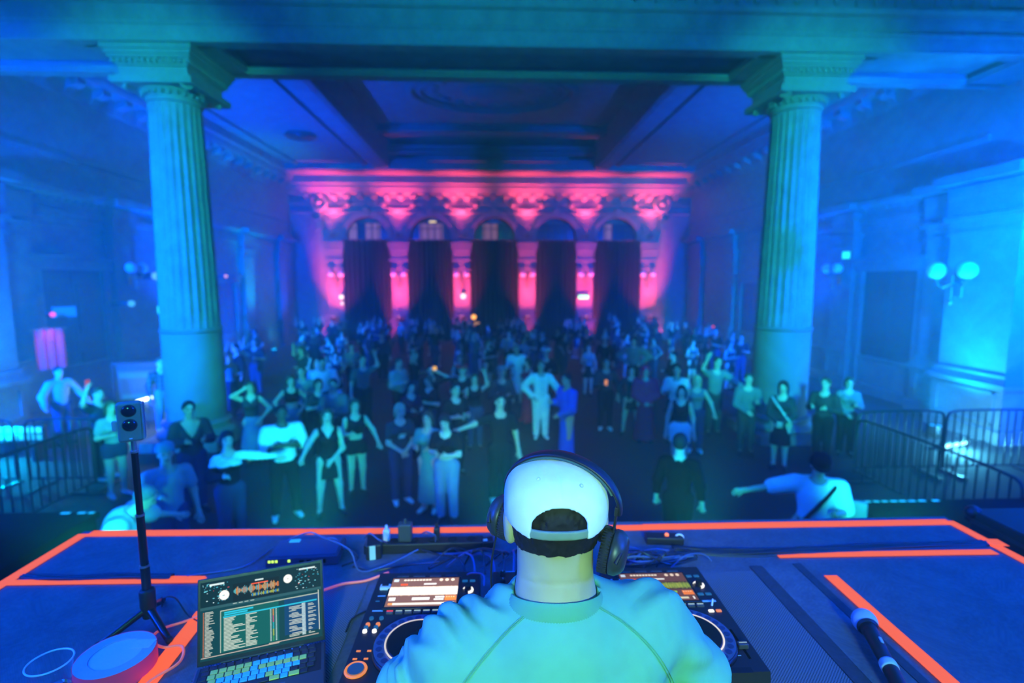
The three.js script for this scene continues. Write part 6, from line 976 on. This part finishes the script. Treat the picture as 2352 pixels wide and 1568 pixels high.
// ---------------------------------------------------------------- the performer, seen from behind
const DJ = [0.118, STAGE, -0.925];
{
  const root = thing('person', 'performer seen from behind in a pale sweatshirt and white cap', 'person', DJ);
  const skin = [0.5, 0.42, 0.22], knit = mat([0.14, 0.48, 0.25], 0.95, { vertexColors: true }), col = (c, a = 0.12, f = 40) => tint(c, a, f);
  const shL = [-0.198, 1.302, -0.02], shR = [0.2, 1.335, -0.055], elL = [-0.312, 1.13, -0.12], elR = [0.322, 1.18, -0.10], wrL = [-0.045, 1.135, -0.43], wrR = [0.10, 1.13, -0.42];
  const fold = (x, y, z) => {
    let d = 0;
    const l = sstep(-0.05, -0.12, x) * sstep(1.17, 1.28, y) * sstep(0.11, 0.0, z + 0.02); d += 0.0085 * l * Math.sin((x * 0.95 - z * 0.55 + 0.25 * y) * 125 + 3.2 * vnoise(x * 14, y * 14, z * 14));
    const r = sstep(0.12, 0.18, x) * sstep(1.2, 1.3, y) * sstep(0.09, 0.0, z); d += 0.0045 * r * Math.sin((x * 0.8 + z * 0.9) * 95 + 2.6 * vnoise(x * 12, y * 12, z * 12));
    d += 0.004 * (vnoise(x * 16 + 3, y * 13, z * 16) - 0.5) + 0.006 * (vnoise(x * 6 + 8, y * 7, z * 6) - 0.5);
    const e = sstep(0.24, 0.3, Math.abs(x)) * sstep(1.33, 1.2, y); d += 0.006 * e * Math.sin((y + 0.5 * x + z * 0.4) * 90 + 2 * vnoise(x * 9, y * 9, z * 9));
    return d;
  };
  const torso = blend([cap([0, 0.98, -0.02], [0, 1.17, -0.012], 0.19, 0.205, 1.4), cap([0, 1.17, -0.012], [0, 1.30, -0.012], 0.205, 0.165, 1.35), cap([-0.13, 1.292, -0.004], [0.13, 1.308, -0.014], 0.098, 0.095, 0.98), cap([0, 1.388, -0.004], [-0.17, 1.312, -0.008], 0.066, 0.07), cap([0, 1.396, -0.004], [0.17, 1.348, -0.035], 0.068, 0.066), cap([0, 1.35, 0.02], [0, 1.22, 0.03], 0.1, 0.12, 1.0)], 0.05);
  const sleeves = blend([cap(shL, elL, 0.083, 0.068), cap(elL, [-0.075, 1.145, -0.40], 0.066, 0.046), cap(shR, elR, 0.082, 0.068), cap(elR, [0.125, 1.14, -0.39], 0.066, 0.046)], 0.03);
  const sweat = (x, y, z) => smin(torso(x, y, z), sleeves(x, y, z), 0.04) + fold(x, y, z);
  const neckF = cap([0, 1.38, 0.0], [0, 1.58, -0.016], 0.074, 0.073), neckHole = cap([0, 1.40, -0.004], [0, 1.62, -0.02], 0.0805, 0.0805);
  const sweatCut = (x, y, z) => Math.max(sweat(x, y, z), -neckHole(x, y, z), 0.98 - y);
  part(root, 'sweatshirt', iso(sweatCut, [-0.43, 0.95, -0.5], [0.43, 1.52, 0.2], 0.0068, col([1, 1, 1], 0.1, 60)), knit, 'pale fleece sweatshirt with raglan sleeves');
  // ray from the lens onto the garment, for seams that lie on its surface
  const onto = (f, px, py, out = 0) => { const d = ray(px, py); let t = 0.45; for (let i = 0; i < 260; i++) { const q = camera.position.clone().addScaledVector(d, t), v = f(q.x - DJ[0], q.y - DJ[1], q.z - DJ[2]); if (v < 0.0008) break; t += Math.max(0.0008, v * 0.55); if (t > 2) return null; } const q = camera.position.clone().addScaledVector(d, t - out); return V(q.x - DJ[0], q.y - DJ[1], q.z - DJ[2]); };
  const seamM = mat([0.115, 0.41, 0.21], 0.95);
  const seam = (name, pts, off, r) => { const p = pts.map(([x, y]) => onto(sweat, x + off, y)).filter(Boolean); if (p.length > 2) part(root, name, tube(p, r, p.length * 6, 6), seamM); };
  const dense = (pts) => { const c = new THREE.CatmullRomCurve3(pts.map(([x, y]) => V(x, y, 0))); return c.getPoints(26).map((p) => [p.x, p.y]); };
  for (const o of [0, 6]) { seam('raglan_seam', dense([[1214, 1402], [1160, 1452], [1100, 1520], [1040, 1600]]), o, 0.0013); seam('raglan_seam', dense([[1378, 1392], [1440, 1432], [1505, 1495], [1545, 1560], [1560, 1610]]), -o, 0.0013); }
  // ribbed collar
  const collar = (h0, h1, rr, name, m) => {
    const n = 240, P = [], I = [], S = 10; for (let i = 0; i <= n; i++) { const a = (i / n) * 2 * Math.PI, c = Math.cos(a), s = Math.sin(a), rib = 1 + (rr < 0.0044 ? 0.014 * (i % 2) : 0); for (let j = 0; j < S; j++) { const u = (j / S) * 2 * Math.PI, v = (h0 + h1) / 2 + ((h1 - h0) / 2) * Math.sin(u), w = rr * Math.cos(u), R0 = 0.0925 - (v - 1.42) * 0.3 + w; P.push(R0 * 1.02 * c * rib, v + 0.018 * s + 0.004 * s * s, (R0 * 0.92 * s - 0.002) * rib); } }
    for (let i = 0; i < n; i++) for (let j = 0; j < S; j++) { const a = i * S + j, b = i * S + ((j + 1) % S); I.push(a, a + S, b, b, a + S, b + S); }
    const g = new THREE.BufferGeometry(); g.setAttribute('position', new THREE.Float32BufferAttribute(P, 3)); g.setIndex(I); g.computeVertexNormals(); return part(root, name, g, m);
  };
  collar(1.412, 1.447, 0.0042, 'collar', seamM); collar(1.405, 1.414, 0.0045, 'collar_seam', seamM);
  // trousers and shoes, below the desk line
  const legs = blend([cap([0, 0.98, -0.02], [0, 0.9, -0.02], 0.15, 0.15, 1.2), cap([-0.09, 0.92, -0.02], [-0.11, 0.5, -0.02], 0.1, 0.078), cap([-0.11, 0.5, -0.02], [-0.12, 0.08, 0.0], 0.076, 0.062), cap([0.09, 0.92, -0.02], [0.12, 0.5, -0.03], 0.1, 0.078), cap([0.12, 0.5, -0.03], [0.13, 0.08, -0.01], 0.076, 0.062)], 0.03);
  part(root, 'trousers', iso((x, y, z) => Math.max(legs(x, y, z), y - 1.02, 0.05 - y), [-0.24, 0.0, -0.22], [0.24, 1.06, 0.2], 0.016, col([0.03, 0.035, 0.05])), MAT_CLOTH);
  for (const s of [-1, 1]) part(root, 'shoe', iso((x, y, z) => Math.max(blend([cap([s * 0.125, 0.05, 0.03], [s * 0.128, 0.05, -0.03], 0.05, 0.05), cap([s * 0.128, 0.04, -0.03], [s * 0.14, 0.035, -0.18], 0.048, 0.042)], 0.02)(x, y, z), -y), [s * 0.13 - 0.1, -0.02, -0.26], [s * 0.13 + 0.1, 0.14, 0.12], 0.012, col([0.6, 0.6, 0.58])), MAT_SHOE);
  // head, neck, ears and hands in one skin mesh
  const HC = [0, 1.632, -0.028];
  const skull = ell([0, 1.615, -0.028], [0.0785, 0.071, 0.098]), jaw = ell([0, 1.572, -0.07], [0.062, 0.062, 0.07]), occ = ell([0, 1.61, 0.012], [0.068, 0.062, 0.052]);
  const ear = (s) => blend([ell([s * 0.088, 1.586, -0.006], [0.013, 0.036, 0.023]), ell([s * 0.086, 1.556, -0.012], [0.011, 0.016, 0.015])], 0.01);
  const faceF = [cap([0, 1.636, -0.128], [0, 1.598, -0.15], 0.009, 0.015), ell([0, 1.53, -0.118], [0.026, 0.02, 0.022]), cap([-0.03, 1.65, -0.118], [0.03, 1.65, -0.118], 0.012, 0.012), cap([-0.022, 1.562, -0.126], [0.022, 1.562, -0.126], 0.009, 0.009)];
  const headBody = blend([skull, jaw, occ, neckF, cap([0, 1.42, 0.0], [0, 1.36, -0.01], 0.072, 0.1), ...faceF], 0.03);
  const skinF = (x, y, z) => smin(headBody(x, y, z) - 0.0012 * (vnoise(x * 60, y * 60, z * 60) - 0.5) + 0.0016 * Math.exp(-(((y - 1.497 + 0.25 * x * x * 10) / 0.0035) ** 2)) * sstep(0, 0.04, z), Math.min(ear(-1)(x, y, z), ear(1)(x, y, z)), 0.006);
  const bodyG = iso(skinF, [-0.13, 1.34, -0.2], [0.13, 1.76, 0.12], 0.0042, (x, y, z) => { const e = Math.hypot(Math.abs(x) - 0.031, (y - 1.632) * 1.5); if (z < -0.1 && e < 0.011) return [0.03, 0.02, 0.02]; if (z < -0.11 && Math.abs(x) < 0.024 && Math.abs(y - 1.562) < 0.007) return [0.4, 0.18, 0.15]; const k = 0.93 + 0.14 * vnoise(x * 40 + 9, y * 40, z * 40); return skin.map((v) => v * k); });
  const hand = (w, dir, s) => { const d = V(...dir).normalize(), side = V(0, 1, 0).cross(d).normalize().multiplyScalar(s), W = V(...w), pE = W.clone().addScaledVector(d, 0.075), list = [cap(w, pE.toArray(), 0.026, 0.034, 1)]; for (let f = 0; f < 4; f++) { const b = W.clone().addScaledVector(d, 0.08).addScaledVector(side, (f - 1.5) * 0.019), L = [0.032, 0.042, 0.044, 0.036][f], m = b.clone().addScaledVector(d, L).add(V(0, 0.006, 0)), e = m.clone().addScaledVector(d, L * 0.75).add(V(0, -0.018, 0)); list.push(cap(b.toArray(), m.toArray(), 0.0095, 0.0088), cap(m.toArray(), e.toArray(), 0.0088, 0.0075)); } const tb = W.clone().addScaledVector(d, 0.03).addScaledVector(side, -0.028), tm = tb.clone().addScaledVector(d, 0.035).addScaledVector(side, -0.02), te = tm.clone().addScaledVector(d, 0.03).add(V(0, -0.01, 0)); list.push(cap(tb.toArray(), tm.toArray(), 0.0125, 0.0105), cap(tm.toArray(), te.toArray(), 0.0105, 0.0085)); const f = blend(list, 0.008), q = W.clone().addScaledVector(d, 0.07); return iso(f, [q.x - 0.12, q.y - 0.06, q.z - 0.12], [q.x + 0.12, q.y + 0.06, q.z + 0.12], 0.0045, col(skin, 0.1)); };
  part(root, 'body', joinColoured([bodyG, hand(wrL, [0.45, -0.05, -1], 1), hand(wrR, [-0.05, -0.05, -1], -1)]), MAT_SKIN);
  // cropped dark hair below and inside the cap opening
  const hairF = (x, y, z) => Math.max(blend([skull, occ, neckF], 0.03)(x, y, z) - 0.0035 - 0.004 * vnoise(x * 210, y * 150, z * 210), 1.548 + 0.006 * vnoise(x * 90, 3, z * 90) - 0.9 * x * x - y, -0.02 - z - 0.0, -(blend([skull, occ, neckF], 0.03)(x, y, z) + 0.006));
  part(root, 'hair', iso(hairF, [-0.11, 1.52, -0.06], [0.11, 1.76, 0.11], 0.0034, col([0.016, 0.012, 0.01], 0.6, 160)), MAT_HAIR, 'cropped dark hair');
  // cap
  const cE = [0, 1.618, -0.024], cR = [0.0995, 0.083, 0.116];
  const d0 = (x, y, z) => { const a = Math.abs(x - cE[0]) / cR[0], b = Math.abs(y - cE[1]) / cR[1], c = Math.abs(z - cE[2]) / cR[2]; return (Math.pow(Math.pow(a, 2.45) + Math.pow(b, 2.45) + Math.pow(c, 2.45), 1 / 2.45) - 1) * 0.092; }, open = (x, y, z) => { if (z < 0) return 1; const u = x + 0.004, e = (Math.sqrt((u / 0.049) ** 2 + ((y - 1.614) / 0.036) ** 2) - 1) * 0.049, w = Math.max(Math.abs(u) - 0.049, y - 1.614); return Math.min(Math.max(e, 1.614 - y), w); };
  const rim = (x, y, z) => 1.590 - 0.02 * (z / 0.1) * 0.0 + 0.10 * Math.max(0, -z) * 0.25 + 0.9 * Math.max(0, Math.abs(x) - 0.055) * 0.35 - y;
  const crownW = (x, y, z) => d0(x, y, z) + 0.0022 * (vnoise(x * 30, y * 30, z * 30) - 0.5) + 0.0012 * Math.exp(-((x / 0.003) ** 2));
  const crown = (x, y, z) => Math.max(crownW(x, y, z), -(d0(x, y, z) + 0.007), rim(x, y, z), -open(x, y, z));
  const white = mat([0.86, 0.86, 0.84], 0.85, { vertexColors: true });
  part(root, 'cap_crown', iso(crown, [-0.115, 1.57, -0.16], [0.115, 1.745, 0.11], 0.0031, col([1, 1, 1], 0.08, 80)), white, 'white cotton cap crown with arched back opening');
  part(root, 'cap_strap', iso((x, y, z) => Math.max(Math.abs(d0(x, y, z) + 0.0035) - 0.0028, Math.abs(y - 1.6005) - 0.0088, Math.abs(x + 0.004) - 0.058, -z), [-0.08, 1.58, 0.0], [0.08, 1.63, 0.11], 0.0028, col([0.22, 0.30, 0.22], 0.15, 90)), mat([1, 1, 1], 0.8, { vertexColors: true }), 'cloth strap across the cap opening');  // grey-green tone puts the shade on the strap into its colour
  const brim = []; for (let i = 0; i <= 16; i++) { const a = -1.15 + (2.3 * i) / 16; brim.push([Math.sin(a) * 0.088, -0.09 - Math.cos(a) * 0.05]); } for (let i = 16; i >= 0; i--) { const a = -1.15 + (2.3 * i) / 16; brim.push([Math.sin(a) * 0.095, -0.115 - Math.cos(a) * 0.105]); }
  part(root, 'cap_brim', ext(shapeOf(brim.map(([x, z]) => [x, -z])), 0.003, 0.001).rotateX(-Math.PI / 2).translate(0, 1.618, 0), white);
  part(root, 'cap_button', sph(0.006, 0, 1.701, -0.024, 12, 8), white);
  for (const [x, y] of [[1237, 1100], [1336, 1115]]) { const p = onto(d0, x, y), n = p.clone().sub(V(...cE)).normalize(), g = new THREE.TorusGeometry(0.0026, 0.0011, 6, 14).applyQuaternion(new THREE.Quaternion().setFromUnitVectors(V(0, 0, 1), n)).translate(p.x, p.y, p.z); part(root, 'eyelet', g, mat([0.6, 0.62, 0.6], 0.9)); }

  // headphones worn over the cap: a thing of their own
  const hp = thing('headphones', 'black over-ear headphones worn over the white cap', 'headphones', [DJ[0] + 0.004, DJ[1] + 1.575, DJ[2] - 0.012], -0.42); hp.rotation.z = -0.13;
  const bandPts = (rx, ry, zz, a0, a1) => { const p = []; for (let i = 0; i <= 40; i++) { const a = a0 + ((a1 - a0) * i) / 40; p.push([rx * Math.cos(a), 0.05 + ry * Math.sin(a), zz]); } return p; };
  const bandGeo = (rx, ry, th, wd, a0, a1) => { const P = [], I = [], n = 48, sec = [[-wd, 0], [-wd * 0.85, th], [0, th * 1.25], [wd * 0.85, th], [wd, 0], [wd * 0.8, -th * 0.6], [-wd * 0.8, -th * 0.6]]; for (let i = 0; i <= n; i++) { const a = a0 + ((a1 - a0) * i) / n, c = Math.cos(a), s = Math.sin(a), k = 0.62 + 0.38 * Math.pow(Math.max(0, s), 0.6); for (const [z, t] of sec) P.push((rx + t) * c, 0.05 + (ry + t) * s, z * k); } const S = sec.length; for (let i = 0; i < n; i++) for (let j = 0; j < S; j++) { const a = i * S + j, b = i * S + ((j + 1) % S); I.push(a, b, a + S, b, b + S, a + S); } const g = new THREE.BufferGeometry(); g.setAttribute('position', new THREE.Float32BufferAttribute(P, 3)); g.setIndex(I); g.computeVertexNormals(); return g; };
  part(hp, 'headband', bandGeo(0.1125, 0.0885, 0.0038, 0.016, 0.06, Math.PI - 0.06), mat([0.014, 0.015, 0.018], 0.42));
  part(hp, 'headband_pad', bandGeo(0.1075, 0.083, 0.0036, 0.014, 0.5, Math.PI - 0.5), mat([0.05, 0.11, 0.10], 0.7), 'padded inner band');
  for (const s of [-1, 1]) {
    part(hp, 'slider', merge([rb(0.004, 0.05, 0.016, 0.0015, s * 0.107, 0.036, 0), rb(0.007, 0.018, 0.024, 0.002, s * 0.107, 0.062, 0)]), M.darkSteel);
    part(hp, 'yoke', tube([[s * 0.108, 0.018, 0.0], [s * 0.125, 0.006, 0.0], [s * 0.128, -0.004, 0.03], [s * 0.124, -0.018, 0.043]], 0.0035, 24, 8), M.black);
    part(hp, 'yoke', tube([[s * 0.108, 0.018, 0.0], [s * 0.125, 0.006, 0.0], [s * 0.128, -0.004, -0.03], [s * 0.124, -0.018, -0.043]], 0.0035, 24, 8), M.black);
    part(hp, 'ear_cup', lathe([[0, 0.138], [0.026, 0.137], [0.034, 0.132], [0.041, 0.122], [0.0415, 0.112], [0.038, 0.108], [0, 0.108]], 40).rotateZ(-Math.PI / 2 * s).translate(0, -0.02, 0), mat([0.03, 0.035, 0.035], 0.4));
    const ribs = []; for (let i = 0; i < 44; i++) { const a = (i / 44) * 2 * Math.PI; ribs.push(rod([s * 0.091, -0.02 + 0.0415 * Math.cos(a), 0.0415 * Math.sin(a)], [s * 0.108, -0.02 + 0.0405 * Math.cos(a), 0.0405 * Math.sin(a)], 0.0016, 0.0016, 5)); }
    part(hp, 'ear_cushion', merge([new THREE.TorusGeometry(0.033, 0.0095, 12, 40).rotateY(Math.PI / 2).translate(s * 0.1, -0.02, 0), ...ribs]), M.blackRough, 'pleated black ear cushion');
  }
  part(hp, 'cord', tube([[-0.118, -0.06, 0.01], [-0.12, -0.11, 0.012], [-0.118, -0.18, 0.0], [-0.11, -0.28, -0.05], [-0.05, -0.42, -0.22]], 0.0022, 50, 6), M.black);
}
renderer.render(scene, camera);
